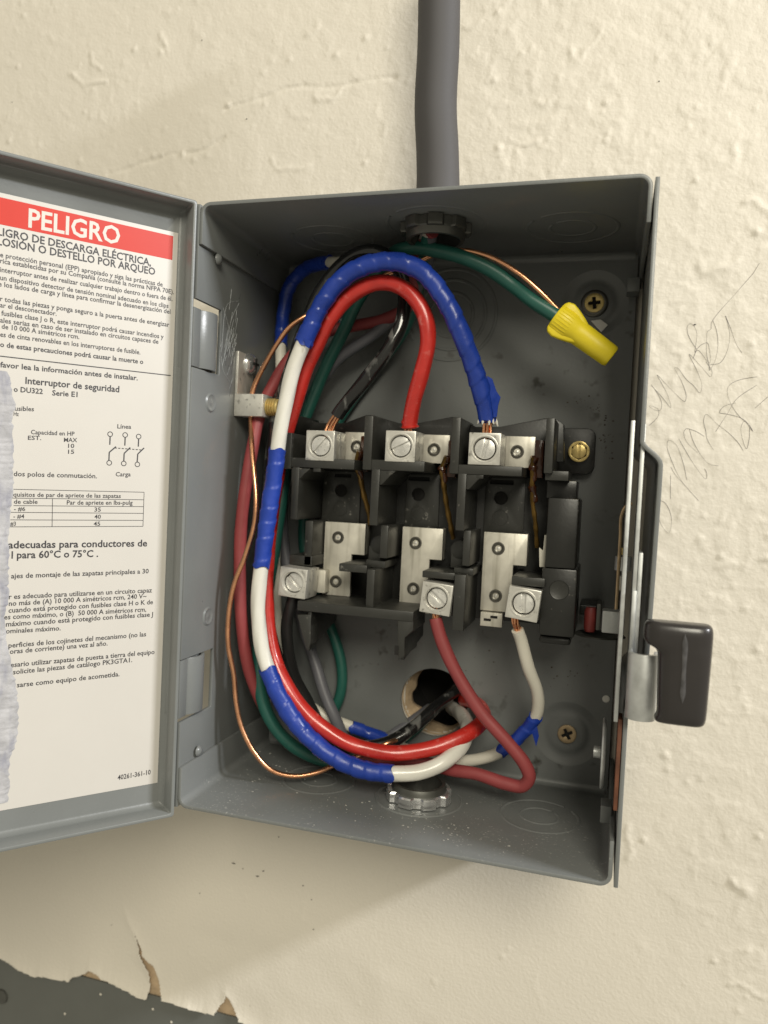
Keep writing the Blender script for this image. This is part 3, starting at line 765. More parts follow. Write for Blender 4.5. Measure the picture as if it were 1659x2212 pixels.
# torn, fuzzy strip at the left of the label
tear = [Z1(60, 1800), Z1(85, 1890), Z1(90, 1960), Z1(120, 2050), Z1(100, 2130), Z2(92, 200), Z2(100, 300), Z2(98, 420), Z2(105, 560), Z2(98, 680), Z2(108, 760), Z2(100, 850), Z2(85, 1000), Z2(75, 1100), Z2(65, 1200), Z2(72, 1300), Z2(62, 1420), Z2(70, 1560), Z2(62, 1700), Z2(30, 1800), Z2(45, 1900), Z3(50, 100), Z3(75, 200), Z3(120, 420), Z3(140, 600), Z3(140, 760), Z3(120, 880), Z3(78, 980), Z3(75, 1060), Z3(68, 1250), Z3(60, 1330), Z3(-20, 1320)]
tp = [dplane(*q) for q in tear]; tp2 = []
for a_, b_ in zip(tp[:-1], tp[1:]):
    n = max(2, int(math.hypot(a_[0] - b_[0], a_[1] - b_[1]) / .9))
    for k in range(n): tp2.append((a_[0] + (b_[0] - a_[0]) * k / n + random.gauss(0, .22), a_[1] + (b_[1] - a_[1]) * k / n))
mb = DMB(); n = len(tp2)
vs = [(s, z, .20) for s, z in tp2] + [(s + 1.2, z, .42 + random.uniform(0, .2)) for s, z in tp2] + [(96, z, .4) for s, z in tp2]
mb.add(vs, [(i + o, i + 1 + o, i + 1 + o + n, i + o + n) for o in (0, n) for i in range(n - 1)]); mb.build('torn_paper', 'torn_paper', door, smooth=0)

INK = DMB(); INK_N = .24
def stroke(p, q, wd):
    (s0, z0), (s1, z1) = p, q; d = math.hypot(s1 - s0, z1 - z0) + 1e-9; nx, nz = -(z1 - z0) / d * wd / 2, (s1 - s0) / d * wd / 2
    INK.add([(s0 + nx, z0 + nz, INK_N), (s1 + nx, z1 + nz, INK_N), (s1 - nx, z1 - nz, INK_N), (s0 - nx, z0 - nz, INK_N)], [(0, 1, 2, 3)])
def lineuv(a, b, px): stroke(dplane(*a), dplane(*b), px * .28 / 5.3)
lineuv(Z1(-40, 1676), Z1(1318, 1831), 7)
for a, b in (((105, 812), (1112, 835)), ((95, 880), (1110, 893)), ((105, 938), (1110, 946)), ((85, 990), (1107, 998)), ((80, 1048), (1105, 1052)), ((80, 1102), (1103, 1098)), ((405, 885), (402, 1102)), ((1112, 835), (1103, 1098))): lineuv(Z2(*a), Z2(*b), 4)
for x, y in ((850, 387), (966, 393), (1070, 405), (843, 608), (955, 613), (1060, 620)):
    s, z = dplane(*Z2(x, y)); prev = None
    for k in range(19):
        q = (s + .92 * math.cos(k * math.pi / 9), z + .92 * math.sin(k * math.pi / 9))
        if prev: stroke(prev, q, .30)
        prev = q
for a, b in (((850, 404), (847, 468)), ((966, 410), (963, 475)), ((1070, 422), (1067, 483)), ((895, 483), (843, 527)), ((843, 527), (840, 592)), ((1005, 490), (958, 535)), ((958, 535), (955, 597)), ((1112, 493), (1063, 540)), ((1063, 540), (1058, 603))): lineuv(Z2(*a), Z2(*b), 9)
for k in range(8):
    x = 885 + k * 27; lineuv(Z2(x, 493 + k * 2), Z2(x + 17, 494.5 + k * 2), 6)

TEXT = [  # zone, words, left end, right end of the base line, cap height, bold
    (Z1, 'LIGRO DE DESCARGA ELÉCTRICA,', (-22, 745), (1165, 985), 58, 1), (Z1, 'LOSIÓN O DESTELLO POR ARQUEO', (-22, 820), (1197, 1056), 58, 1),
    (Z1, 'e protección personal (EPP) apropiado y siga las prácticas de', (0, 915), (1255, 1145), 37, 0), (Z1, 'rica establecidas por su Compañía (consulte la norma NFPA 70E).', (0, 962), (1342, 1203), 37, 0),
    (Z1, 'interruptor antes de realizar cualquier trabajo dentro o fuera de él.', (0, 1030), (1330, 1256), 37, 0), (Z1, 'un dispositivo detector de tensión nominal adecuado en los clips', (0, 1092), (1300, 1310), 37, 0),
    (Z1, 'e los lados de carga y línea para confirmar la desenergización del', (-12, 1140), (1315, 1355), 37, 0), (Z1, 'r todas las piezas y ponga seguro a la puerta antes de energizar', (0, 1255), (1306, 1455), 37, 0),
    (Z1, 'ar el desconectador.', (0, 1303), (437, 1370), 37, 0), (Z1, 'fusibles clase J o R, este interruptor podrá causar incendios y', (10, 1366), (1262, 1548), 37, 0),
    (Z1, 'ales serias en caso de ser instalado en circuitos capaces de', (0, 1420), (1222, 1586), 37, 0), (Z1, 'de 10 000 A simétricos rcm.', (12, 1468), (612, 1549), 37, 0),
    (Z1, 'es de cinta renovables en los interruptores de fusible.', (0, 1530), (1083, 1668), 37, 0), (Z1, 'o de estas precauciones podrá causar la muerte o', (0, 1608), (1105, 1742), 38, 1),
    (Z1, 'favor lea la información antes de instalar.', (0, 1765), (1063, 1868), 40, 1), (Z1, 'Interruptor de seguridad', (195, 1893), (920, 1960), 50, 1),
    (Z1, 'o DU322', (105, 1954), (330, 1973), 40, 1), (Z1, 'Serie E1', (402, 1983), (598, 1996), 40, 1),
    (Z2, 'fusibles', (97, 205), (262, 210), 36, 0), (Z2, 'Hz', (105, 245), (145, 247), 32, 0), (Z2, 'Línea', (905, 342), (1012, 345), 33, 0), (Z2, 'Capacidad en HP', (238, 386), (575, 400), 33, 0),
    (Z2, 'EST.', (215, 430), (318, 432), 32, 0), (Z2, 'MAX', (493, 446), (595, 448), 32, 0), (Z2, '10', (525, 492), (573, 493), 32, 0), (Z2, '15', (525, 538), (572, 538), 32, 0),
    (Z2, 'dos polos de conmutación.', (105, 710), (748, 727), 37, 0), (Z2, 'Carga', (892, 712), (1008, 712), 33, 0),
    (Z2, 'quisitos de par de apriete de las zapatas', (102, 868), (932, 879), 33, 0), (Z2, 'de cable', (107, 923), (290, 924), 33, 0), (Z2, 'Par de apriete en lbs-pulg', (515, 930), (1023, 931), 33, 0),
    (Z2, '- #6', (108, 979), (195, 979), 32, 0), (Z2, '35', (728, 984), (778, 984), 32, 0), (Z2, '- #4', (103, 1036), (187, 1036), 32, 0), (Z2, '40', (728, 1039), (778, 1039), 32, 0), (Z2, '#3', (80, 1094), (122, 1093), 32, 0), (Z2, '45', (722, 1094), (773, 1093), 32, 0),
    (Z2, 'adecuadas para conductores de', (62, 1268), (1135, 1252), 54, 1), (Z2, 'l para 60°C o 75°C .', (88, 1346), (757, 1333), 54, 1), (Z2, 'ajes de montaje de las zapatas principales a 30', (85, 1500), (1147, 1460), 37, 0),
    (Z2, 'r es adecuado para utilizarse en un circuito capaz', (68, 1660), (1172, 1607), 37, 0), (Z2, 'no más de (A) 10 000 A simétricos rcm, 240 V~', (68, 1712), (1130, 1652), 37, 0), (Z2, 'cuando está protegido con fusibles clase H o K de', (65, 1765), (1180, 1698), 37, 0),
    (Z2, 'es como máximo, o (B)  50 000 A simétricos rcm,', (32, 1817), (1128, 1755), 37, 0), (Z2, 'máximo cuando está protegido con fusibles clase J', (45, 1872), (1180, 1793), 37, 0), (Z2, 'ominales máximo.', (45, 1925), (468, 1900), 37, 0),
    (Z3, 'perficies de los cojinetes del mecanismo (no las', (65, 140), (1127, 50), 37, 0), (Z3, 'oras de corriente) una vez al año.', (75, 187), (830, 121), 37, 0), (Z3, 'esario utilizar zapatas de puesta a tierra del equipo', (82, 290), (1192, 187), 37, 0),
    (Z3, 'solicite las piezas de catálogo PK3GTA1.', (100, 345), (1020, 249), 37, 0), (Z3, 'sarse como equipo de acometida.', (130, 445), (922, 358), 37, 0), (Z3, '40261-361-10', (907, 1160), (1162, 1115), 37, 0),
    (Z1, 'PELIGRO', (218, 683), (925, 820), 140, 2)]
tobs = []
for zf, s, p0, p1, cap, bold in TEXT:
    cu = bpy.data.curves.new('print', 'FONT'); cu.body = s; cu.size = 1; cu.offset = .021 if bold else .014; cu.resolution_u = 2
    o = bpy.data.objects.new('print', cu); col.objects.link(o); tobs.append(o)
dg = bpy.context.evaluated_depsgraph_get()
WHITE = DMB()
capH = None
for (zf, s, p0, p1, cap, bold), o in zip(TEXT, tobs):
    me = bpy.data.meshes.new_from_object(o.evaluated_get(dg)); v = np.array([x.co for x in me.vertices])
    a, b = dplane(*zf(*p0)), dplane(*zf(*p1)); um = ((p0[0] + p1[0]) / 2, (p0[1] + p1[1]) / 2)
    hh = dplane(*zf(um[0], um[1] - cap))[1] - dplane(*zf(*um))[1]
    xmin, xmax = v[:, 0].min(), v[:, 0].max(); tx = (v[:, 0] - xmin) / (xmax - xmin); ty = v[:, 1] / .70 * hh
    S = a[0] + (b[0] - a[0]) * tx; Z = a[1] + (b[1] - a[1]) * tx + ty
    (WHITE if bold == 2 else INK).add([(p, q, INK_N) for p, q in zip(S, Z)], [tuple(f.vertices) for f in me.polygons])
    bpy.data.meshes.remove(me)
for o in tobs:
    c = o.data; bpy.data.objects.remove(o); bpy.data.curves.remove(c)
INK.build('printed_text', 'label_ink', door, smooth=0, recalc=False)
WHITE.build('danger_heading', 'label_text_white', door, smooth=0, recalc=False)

# ------------------------------------------------------------------ switch block (black moulded base with three poles)
YF, YS, YP, YB = -50., -32., -28., -20.
blk = thing('switch_block', 'black plastic three-pole switch block with silver lugs in the middle of the box', 'terminal block', (80, -10, 120))
GP, BP = 'grey_plastic', 'black_plastic'
def XA(x, y, Y): return at(*A(x, y), Y)[0]
def ZA(x, y, Y): return at(*A(x, y), Y)[2]
xl, xr = at(*A(590, 700), YF)[0], at(*B(1250, 1000), YF)[0]
zt, zm, zb = at(*A(600, 330), YB)[2], at(*A(800, 1075), YB)[2], at(*A(900, 1700), YB)[2]
x2 = at(*A(690, 1250), YF)[0]
mb = plate([(xl, zt), (xl, zm), (x2, zm), (x2, zb), (xr, zb), (xr, zt)], [], YB, YB + 10, 'y'); base = mb.build('base', BP, blk, bevel=.4)
for x0, y0 in ((0, 0), (570, 0), (1207, 0)):                                # cross ribs between the poles, on the floor of the base
    pass
# raised floor pad of each pole, with slot and hole
for k, (xa, xb, hx, hy, cy, sx0, sx1, sy0, sy1, ya, yb) in enumerate(((860, 1118, 972, 822, 960, 925, 1050, 690, 722, 680, 1068), (1500, 1728, 1568, 852, 998, 1490, 1655, 712, 750, 705, 1095), (2110, 2388, 2205, 880, 1030, 2122, 2302, 735, 778, 730, 1140))):
    Y = YB - 1.2
    P0, P1 = at(*A(xa - 30, (ya + yb) / 2), Y), at(*A(xb, (ya + yb) / 2), Y); zt_, zb_ = at(*A((xa + xb) / 2, ya - 10), Y)[2], at(*A((xa + xb) / 2, yb + 30), Y)[2]
    h = at(*A(hx, hy), Y); s0, s1 = at(*A(sx0, sy0), Y), at(*A(sx1, sy1), Y); s0[0] = max(s0[0], P0[0] + .6)
    mb = plate([(P0[0], zb_), (P1[0], zb_), (P1[0], zt_), (P0[0], zt_)], [circ(h[0], h[2], 3.0, 24), [(s0[0], s1[2]), (s1[0], s1[2]), (s1[0], s0[2]), (s0[0], s0[2])]], Y, YB - .02)
    pad = mb.build('floor_pad', GP, blk, bevel=.15)
    mb = MB(); mb.box(h[0] - 3.4, h[0] + 3.4, YB - .10, YB - .03, h[2] - 3.4, h[2] + 3.4); mb.box(s0[0] - .3, s1[0] + .3, YB - .10, YB - .03, s1[2] - .3, s0[2] + .3); mb.build('hole', 'dark_void', pad)
    c = at(*A(hx - 4, cy), Y); mb = MB(); mb.lathe([(3.55, 0), (3.4, .12), (3.1, .12), (3.0, 0)], (c[0], Y, c[2]), (0, -1, 0), 28); mb.build('ejector_mark', GP, pad)


def part(name, m, *boxes, bevel=.35, parent=None):
    mb = MB()
    for b in boxes: fA(*b, mb=mb)
    return mb.build(name, m, parent or blk, bevel=bevel)


# front ledges under the line lugs, each with its two little tabs
for x0, x1, y0, y1 in ((575, 1075, 575, 650), (1150, 1616, 588, 668), (1806, 2368, 628, 702)):
    part('ledge', GP, (x0, y0, x1, y1, YF, YB))
    xm = x0 + (x1 - x0) * .42
    part('ledge_tab', GP, (xm - 28, y1 - 6, xm + 28, y1 + 28, YF + .5, YF + 5), bevel=.2)
# barriers: narrow walls between the poles, above and below the ledge
for x0, y0, x1, y1 in ((530, 375, 588, 655), (1146, 243, 1212, 662), (1820, 256, 1886, 692), (2546, 262, 2612, 690)):
    part('barrier', GP, (x0, y0, x1, y1, YF - .4, YB))
for x0, y0, x1, y1 in ((588, 640, 642, 1046), (1198, 655, 1262, 1092), (1864, 690, 1930, 1132)):
    part('rail', GP, (x0, y0, x1, y1, YF, YB))
for x0, y0, r in ((608, 655, 22), (1268, 668, 40), (1942, 700, 46)):        # gussets under the ledge
    p = at(*A(x0 + 30, y0 + 20), YF + .6); mb = MB(); mb.prism([(p[0] - 3, p[2] + 1.5), (p[0] + 6, p[2] + 1.5), (p[0] + 3, p[2] - 1), (p[0] - .5, p[2] - 5), (p[0] - 3, p[2] - 5)], YF + .6, YB); mb.build('gusset', GP, blk, bevel=.3)
part('rail', GP, (690, 1055, 748, 1402, YF + 8, YB + 2)); part('rail_foot', GP, (573, 1322, 748, 1400, YF + 8, YB + 2))
for b in ((1274, 1090, 1332, 1345), (1912, 1130, 1968, 1405)): part('rail', GP, (*b, YF + 4, YB))
for b in ((1166, 1430, 1226, 1762), (1838, 1470, 1925, 1905)): part('rail', GP, (*b, YF, YB))
# barrier wall behind the lugs, notched for each wire
def zig(pts, Y): return [(at(*A(x, y), Y)[0], at(*A(x, y), Y)[2]) for x, y in pts]
mb = MB(); Y = -27
mb.prism(zig([(560, 600), (560, 380), (660, 246), (800, 300), (1000, 300), (1165, 240), (1215, 240), (1420, 302), (1570, 300), (1830, 252), (1880, 256), (2010, 330), (2200, 330), (2550, 262), (2612, 262), (2690, 310), (2690, 600)], Y), Y, YB)
mb.build('upper_wall', BP, blk, bevel=.3)
for pts in (((640, 244), (655, 244), (590, 375), (530, 375)),):
    mb = MB(); mb.prism(zig(pts, YF + 6), YF + 3, YB); mb.build('sloping_wall', GP, blk, bevel=.3)
# fingers reaching over the load plates
for x0, y0, x1, y1 in ((955, 1392, 1172, 1452), (1598, 1450, 1850, 1502), (2288, 1492, 2545, 1560)):
    part('finger', GP, (x0, y0, x1, y1, YF + 3, YB))
    part('finger_root', GP, (x1 - 8, y0 - 30, x1 + 140 if x1 < 2500 else x1 + 10, y0 + 25, YF + 8, YB))
for x, y in ((1235, 1250), (1870, 1290)):
    p = at(*A(x, y), -40); mb = MB(); mb.lathe([(0, 10), (3.6, 10), (4.3, 9.6), (4.4, 0), (0, 0)], (p[0], -24, p[2]), (0, -1, 0), 24); mb.build('boss', GP, blk)
    part('boss_leg', GP, (x - 52, y, x + 40, y + 130, -33.8, YB))
# right hand housing
mb = MB(); fB(1252, 880, 1492, 1424, YF + 4, YB - 4 + 12, mb); mb.build('side_housing', BP, blk, bevel=.8)
mb = MB(); fB(1206, 1424, 1480, 1950, YF + 4.6, YB + 8, mb); hs = mb.build('side_housing', BP, blk, bevel=.8)
c = at(*B(1350, 1590), YF + 4.4); mb = MB(); mb.lathe([(4.0, 0), (3.8, .35), (3.4, .15), (0, .1)], (c[0], YF + 4.6, c[2]), (0, -1, 0), 28); mb.build('ejector_mark', GP, hs)
part('side_housing', GP, (2546, 670, 2728, 745, YF + 3, YB)); part('side_housing', BP, (2560, 745, 2790, 885, YF + 16, YB + 6))
mb = MB(); fB(1195, 1950, 1440, 2010, YF + 10, YB + 6, mb); mb.build('housing_foot', BP, blk, bevel=1.2)
p, q = at(*B(1300, 335), -9), at(*B(1618, 700), -9); r = 4
ear = [(p[0] - 3, q[2]), (q[0] - r, q[2])] + [(q[0] - r + r * math.sin(a), q[2] + r - r * math.cos(a)) for a in np.linspace(.2, 1.5, 5)] + [(q[0] - r + r * math.cos(a), p[2] - r + r * math.sin(a)) for a in np.linspace(0, 1.5, 6)] + [(p[0] - 3, p[2])]
mb = MB(); mb.prism(ear, -9, -3.2); earo = mb.build('mounting_ear', BP, blk, bevel=.5)


def slotted(mb, c, r, depth, slot, ang, ax='y'):
    """slotted screw face: two half discs over a lower disc, facing the viewer"""
    x, y, z = c
    for sg in (0, 1):
        pts = []; a0 = math.asin(slot / 2 / r)
        for k in range(17):
            a = a0 + (math.pi - 2 * a0) * k / 16 + sg * math.pi; pts.append((r * math.cos(a), r * math.sin(a)))
        pts = [(x + p * math.cos(ang) - q * math.sin(ang), z + p * math.sin(ang) + q * math.cos(ang)) for p, q in pts]
        mb.prism(pts, y, y + depth)
    mb.prism(circ(x, z, r, 32), y + depth * .98, y + depth + 2)


c = at(*B(1505, 522), -11.5)
mb = MB(); slotted(mb, (c[0], -13, c[2]), 3.1, .9, .75, 1.62); mb.build('brass_screw', 'brass', earo, bevel=.1)
mb = MB(); plate(circ(c[0], c[2], 4.6, 32), [circ(c[0], c[2], 3.7, 6, .5)], -12.4, -9.0, 'y', mb); mb.build('screw_rim', 'brass', earo, bevel=.12)

# line lugs, straps, load lugs, plates
def lug(name, cu, cv, size, Yf, depth, ang, sang, rot=0, screw_r=None, sink=.9):
    """square aluminium box lug with a slotted set screw in a round well; returns centre"""
    c = at(cu, cv, Yf); s = size / 2; r = screw_r or size * .385
    cr, sr = math.cos(rot), math.sin(rot)
    R = lambda p, q: (c[0] + p * cr - q * sr, c[2] + p * sr + q * cr)
    sq = [R(-s, -s), R(s, -s), R(s, s), R(-s, s)]
    mb = plate(sq, [[R(*p) for p in circ(0, 0, r, 36)]], Yf, Yf + depth * .45)
    mb.prism(sq, Yf + depth * .45 + .02, Yf + depth)
    o = mb.build(name, 'aluminium', blk, bevel=.28)
    mb = MB(); mb.lathe([(r * 1.15, 0), (r * 1.09, .12), (r * .99, .02), (r * .93, -.6), (r * .92, -2.6)], (c[0], Yf - .02, c[2]), (0, -1, 0), 40); mb.build('screw_well', 'aluminium', o)
    mb = MB(); slotted(mb, (c[0], Yf + sink, c[2]), r * .83, 1.0, r * .30, sang + rot); mb.build('set_screw', 'screw_aluminium', o, bevel=.12)
    return c, o


LINE = [(691, 962.5, .85), (864.5, 964, .45), (1046.5, 969.5, 1.42)]
line_c = []
for (u, v, sa) in LINE:
    c, o = lug('line_lug', u, v, 13.1, YF - .5, 15, 0, sa, .0); line_c.append(c)


def plate_screw(x, y, z, parent, r=2.85):
    mb = MB(); mb.lathe([(r, 0), (r * .98, .45), (r * .80, .5), (r * .70, .1), (r * .45, -.0), (r * .22, -.5), (0, -.55)], (x, y, z), (0, -1, 0), 32); mb.build('plate_screw', 'plate_screw', parent); mb = MB(); mb.lathe([(r * .42, -.02), (r * .2, .2), (0, .3)], (x, y + .2, z), (0, -1, 0), 14); mb.build('rivet_eye', 'screw_aluminium', bpy.data.objects[0] if False else parent)


for (x0, y0, x1, y1, sx, sy) in ((1000, 372, 1152, 592, 1095, 483), (1600, 392, 1808, 612, 1690, 506), (2240, 404, 2466, 645, 2332, 522)):
    o = part('strap_plate', 'tin_plate', (x0, y0, x1, y1, YS, YS + 2.2), bevel=.2); p = at(*A(sx, sy), YS); plate_screw(p[0], YS, p[2], o, 2.9)
LOADP = [([(852, 1066), (1165, 1074), (1150, 1318), (1052, 1318), (1036, 1642), (822, 1622)], ((950, 1183), (932, 1522))),
         ([(1445, 1104), (1763, 1114), (1748, 1358), (1648, 1356), (1640, 1700), (1422, 1690)], ((1548, 1226), (1530, 1578))),
         ([(2074, 1142), (2412, 1158), (2404, 1402), (2292, 1402), (2286, 1762), (2046, 1748)], ((2186, 1268), (2165, 1634)))]
for pts, scr in LOADP:
    q = [at(*A(*p), YP) for p in pts]; q = [(a[0], a[2]) for a in q]
    # square the outline up
    xL = (q[0][0] + q[5][0]) / 2; xM = (q[3][0] + q[4][0]) / 2; xR = (q[1][0] + q[2][0]) / 2; zT = (q[0][1] + q[1][1]) / 2; zN = (q[2][1] + q[3][1]) / 2; zB = (q[4][1] + q[5][1]) / 2
    mb = MB(); mb.prism([(xL, zT), (xR, zT), (xR, zN), (xM, zN), (xM, zB), (xL, zB)], YP, YP + 2)
    mb.box(xR - 1.6, xR, YP + .02, YP + 7.5, zN, zT)
    o = mb.build('load_plate', 'tin_plate', blk, bevel=.3)
    for s in scr: p = at(*A(*s), YP); plate_screw(p[0], YP, p[2], o)
LOAD = [(632, 1259, -.06, -.72), (942, 1293.5, -.085, -.62), (1130, 1305, -.10, -1.42)]
load_c = []
for u, v, rot, sa in LOAD:
    c, o = lug('load_lug', u, v, 13.0, YF - .5, 14, 0, sa, rot, sink=2.0); load_c.append(c)
part('lug_bar', 'tin_plate', (640, 1430, 850, 1605, YP - 6, YP - .1), bevel=.3)
for b in ((1560, 1720, 1650, 1770), (2046, 1765, 2215, 1872)):
    mb = MB(); fA(*b, YP - 2, YP + 2, mb); mb.build('bottom_strip', 'tin_plate', blk, bevel=.2)
for x, y in ((860, 1676), (1470, 1735), (2118, 1808)):                      # little Z slots
    part('slot', 'dark_void', (x - 45, y + 2, x + 10, y + 20, YP - 2.3, YP), (x + 6, y - 18, x + 60, y, YP - 2.3, YP), bevel=0)
# white insulating strip at the right pole
mb = MB(); mb.prism(zig([(2500, 1262), (2530, 1285), (2542, 1165), (2566, 1165), (2556, 1412), (2502, 1412)], -40), -40, -38.5); mb.build('insulator_strip', 'white_wire', blk, bevel=.15)
# the bracket below the block
zf0, zf1 = at(*A(1080, 1715), -52)[2], at(*A(1080, 1792), -52)[2]; xb0, xb1 = at(*A(632, 1750), -52)[0], at(*A(1532, 1750), -52)[0]
br = MB(); br.box(xb0, xb1, -52, YB + 4, zf0, zf1); brk = br.build('lower_bracket', GP, blk, bevel=.4)
for xa, pts in ((0, [(632, 1780), (738, 1780), (738, 1990), (718, 2062), (700, 2040)]), (1, [(1408, 1780), (1530, 1780), (1530, 1900), (1462, 1960), (1462, 2100), (1412, 2130)])):
    mb = MB(); mb.prism(zig(pts, -51.4), -51.4, -44 if not xa else -30); mb.build('bracket_leg', GP, blk, bevel=.3)
for px, b1, b2 in (((735, 1990), (724, 2058), (1105, 1840)), ((1466, 2000), (1466, 2132), (1690, 1955))):
    xw = at(*A(*px), -51)[0]; mb = MB()
    mb.prism([(-51.2, zf1 - .2), (YB + 2, zf1 - .2), (YB + 2, at(*A(*b2), YB)[2]), (-51.2, at(*A(*b1), -51)[2])], xw - 1.6, xw, 'x'); mb.build('bracket_web', BP, blk, bevel=.3)
part('latch_window', 'dark_void', (1385, 2020, 1412, 2090, -51.7, -51.2), bevel=0, parent=brk)

# scorched brown blade springs with grease
for i, pts in enumerate((((1112, 520), (1090, 620), (1120, 720), (1150, 860), (1185, 985), (1200, 1080)), ((1785, 560), (1752, 655), (1768, 800), (1790, 950), (1820, 1100), (1838, 1190)), ((2452, 560), (2448, 660), (2450, 900), (2470, 1060), (2485, 1260)))):
    P = spline([at(*A(x, y), -35 + 10 * k / 5) for k, (x, y) in enumerate(pts)], .7)
    mb = MB(); mb.tube(P, [1.0 + .12 * math.sin(k * .7 + i) for k in range(len(P))], 8, flat=1.6); spo = mb.build('blade_spring', 'amber_spring', blk)
    Q = [p + np.array((.5 + .5 * math.sin(k * .5 + i), -.35, 0)) for k, p in enumerate(P[:int(len(P) * (.42, .38, .55)[i])])]
    mb = MB(); mb.tube(Q, [(1.25 + .55 * math.sin(k * .8 + i) * math.sin(k * .23) + random.uniform(-.2, .35)) * sstep(0, 4, len(Q) - k) for k in range(len(Q))], 10, flat=.8)
    mb.build('grease', 'grease', spo)
    p0 = at(*A(*pts[0]), YS); mb = MB(); mb.box(p0[0] + .6, p0[0] + 4.5, YS - .6, YS + 9, p0[2] - 9, p0[2] + 7); mb.build('stained_guide', 'grease', blk, bevel=.5)

# ------------------------------------------------------------------ ground lug on the left side
gl_ = thing('ground_lug', 'small aluminium ground lug on the left side of the box clamping the bare copper wire', 'ground lug', (6, -48, 167))
p, q = at(504, 850, -52.5), at(566.5, 899.5, -52.5)
mb = MB(); x0, x1, z0, z1 = .1, q[0], q[2], p[2]
mb.box(x0, x1, -52.5, -42.5, z0, z1); mb.build('block', 'aluminium', gl_, bevel=.3)
c = (x1, -47.6, (z0 + z1) / 2 - .3); mb = MB()
for k in range(4): mb.lathe([(2.9, 0), (3.9, .45), (3.9, .7), (2.9, 1.15)], (c[0] + k * 1.1, c[1], c[2]), (1, 0, 0), 32)
mb.lathe([(3.0, 4.4), (3.6, 4.6), (3.7, 5.4), (3.4, 5.8), (1.0, 5.8)], c, (1, 0, 0), 32); mb.box(c[0] + 5.2, c[0] + 5.75, c[1] - 3.3, c[1] - .35, c[2] - 3, c[2] + 3) if False else None
mb.lathe([(0, 5.3), (3.3, 5.3)], c, (1, 0, 0), 32); mb.build('clamp_screw', 'brass', gl_)
p, q = atx(508, 757, 0), atx(546, 860, 0)
mb = MB(); mb.box(0.05, 1.4, -52.3, -37, z1 - .5, p[2]); mb.build('tang', 'aluminium', gl_, bevel=.25)
c = atx(541, 787, 2.0); mb = MB(); mb.lathe([(0, 3.3), (2.0, 3.1), (3.8, 2.3), (5.0, 1.0), (5.3, 0), (5.2, -.6)], (1.5, c[1], c[2]), (1, 0, 0), 36); sc_ = mb.build('mounting_bolt', 'zinc', gl_)
mb = MB(); mb.box(4.2, 5.2, c[1] - .55, c[1] + .55, c[2] - 2.6, c[2] + 2.6); mb.box(4.2, 5.2, c[1] - 2.6, c[1] + 2.6, c[2] - .55, c[2] + .55); mb.build('bolt_recess', 'dark_void', sc_)


# ------------------------------------------------------------------ wires
def along(P, uv):
    """index along path P nearest to a pixel"""
    best, bi = 1e9, 0
    for i, p in enumerate(P):
        d = MR.T @ (p - CAM); u = 829.5 + FPX * d[0] / d[1]; v = 1106 - FPX * d[2] / d[1]
        e = (u - uv[0]) ** 2 + (v - uv[1]) ** 2
        if e < best: best, bi = e, i
    return bi


def sleeve(name, m, P, r, parent, tape=False, twist=0., n=22, end=0.0, label=None, lump=.02, ragged=0):
    mb = MB(); vs = []; M_ = len(P)
    T = [P[min(i + 1, M_ - 1)] - P[max(i - 1, 0)] for i in range(M_)]; T = [t / (np.linalg.norm(t) + 1e-9) for t in T]
    up = np.array((0.1, -1, .13)); nrm = up - T[0] * up.dot(T[0]); nrm /= np.linalg.norm(nrm); ln = 0; ph = random.random() * 6
    for i in range(M_):
        if i: ln += np.linalg.norm(P[i] - P[i - 1])
        nrm = nrm - T[i] * nrm.dot(T[i]); nrm /= np.linalg.norm(nrm); bn = np.cross(T[i], nrm)
        for k in range(n):
            a = 2 * math.pi * k / n
            rr = r * (1 + lump * .5 * math.sin(ln * .33 + ph) + lump * math.sin(a * 2 + ln * .21 + ph) * .7)
            if tape:                                                       # overlapping helical turns, with small creases
                q = (ln / 8.0 + .22 * math.sin(ln * .19 + ph) - a / (2 * math.pi) + .06 * math.sin(2 * a + ph)) % 1.0
                rr += .40 * (1 - q) ** 1.3 * (1 if q > .035 else q / .035) - .08
                rr += .09 * math.sin(2 * a + ln * .37 + ph) * math.sin(ln * .21 + 1.3) + .05 * max(0, math.sin(5 * a + ln * 1.1 + 3 * math.sin(ln * .13))) ** 3
            elif twist:
                rr += twist * math.sin(a * 5 - ln * .30 + .8 * math.sin(ln * .07))                   # the strands telegraph through the jacket
            if i < 2 and end: rr *= 1 - end * (1 - i / 2)
            if i >= M_ - 2 and end: rr *= 1 - end * (1 - (M_ - 1 - i) / 2)
            sh = T[i] * (ragged * math.sin(a * 3 + ph) * (1 if i in (0, M_ - 1) else 0))
            vs.append(tuple(P[i] + rr * (math.cos(a) * nrm + math.sin(a) * bn) + sh))
    fs = [(i * n + k, i * n + (k + 1) % n, (i + 1) * n + (k + 1) % n, (i + 1) * n + k) for i in range(M_ - 1) for k in range(n)]
    fs += [tuple(range(n - 1, -1, -1)), tuple(range((M_ - 1) * n, M_ * n))]
    mb.add(vs, fs); o = mb.build(name, m, parent, smooth=50)
    if label: o['label'] = label
    return o


def strands(P, r, parent, count=7):
    mb = MB(); T = P[-1] - P[0]; T = T / np.linalg.norm(T); e1 = np.cross(T, (0, 1, 0)); e1 /= np.linalg.norm(e1); e2 = np.cross(T, e1)
    for k in range(count):
        a = 2 * math.pi * k / (count - 1) + .3; rr = r * (0 if k == count - 1 else 1); pts = []
        for i, p in enumerate(P):
            t = i / (len(P) - 1); b = a + .5 * t; f = 1 + .25 * math.sin(t * 3.1 + k)
            pts.append(p + rr * f * (math.cos(b) * e1 + math.sin(b) * e2) + random.gauss(0, .04))
        mb.tube(pts, r * .42, 8)
    return mb.build('copper_strands', 'copper', parent)


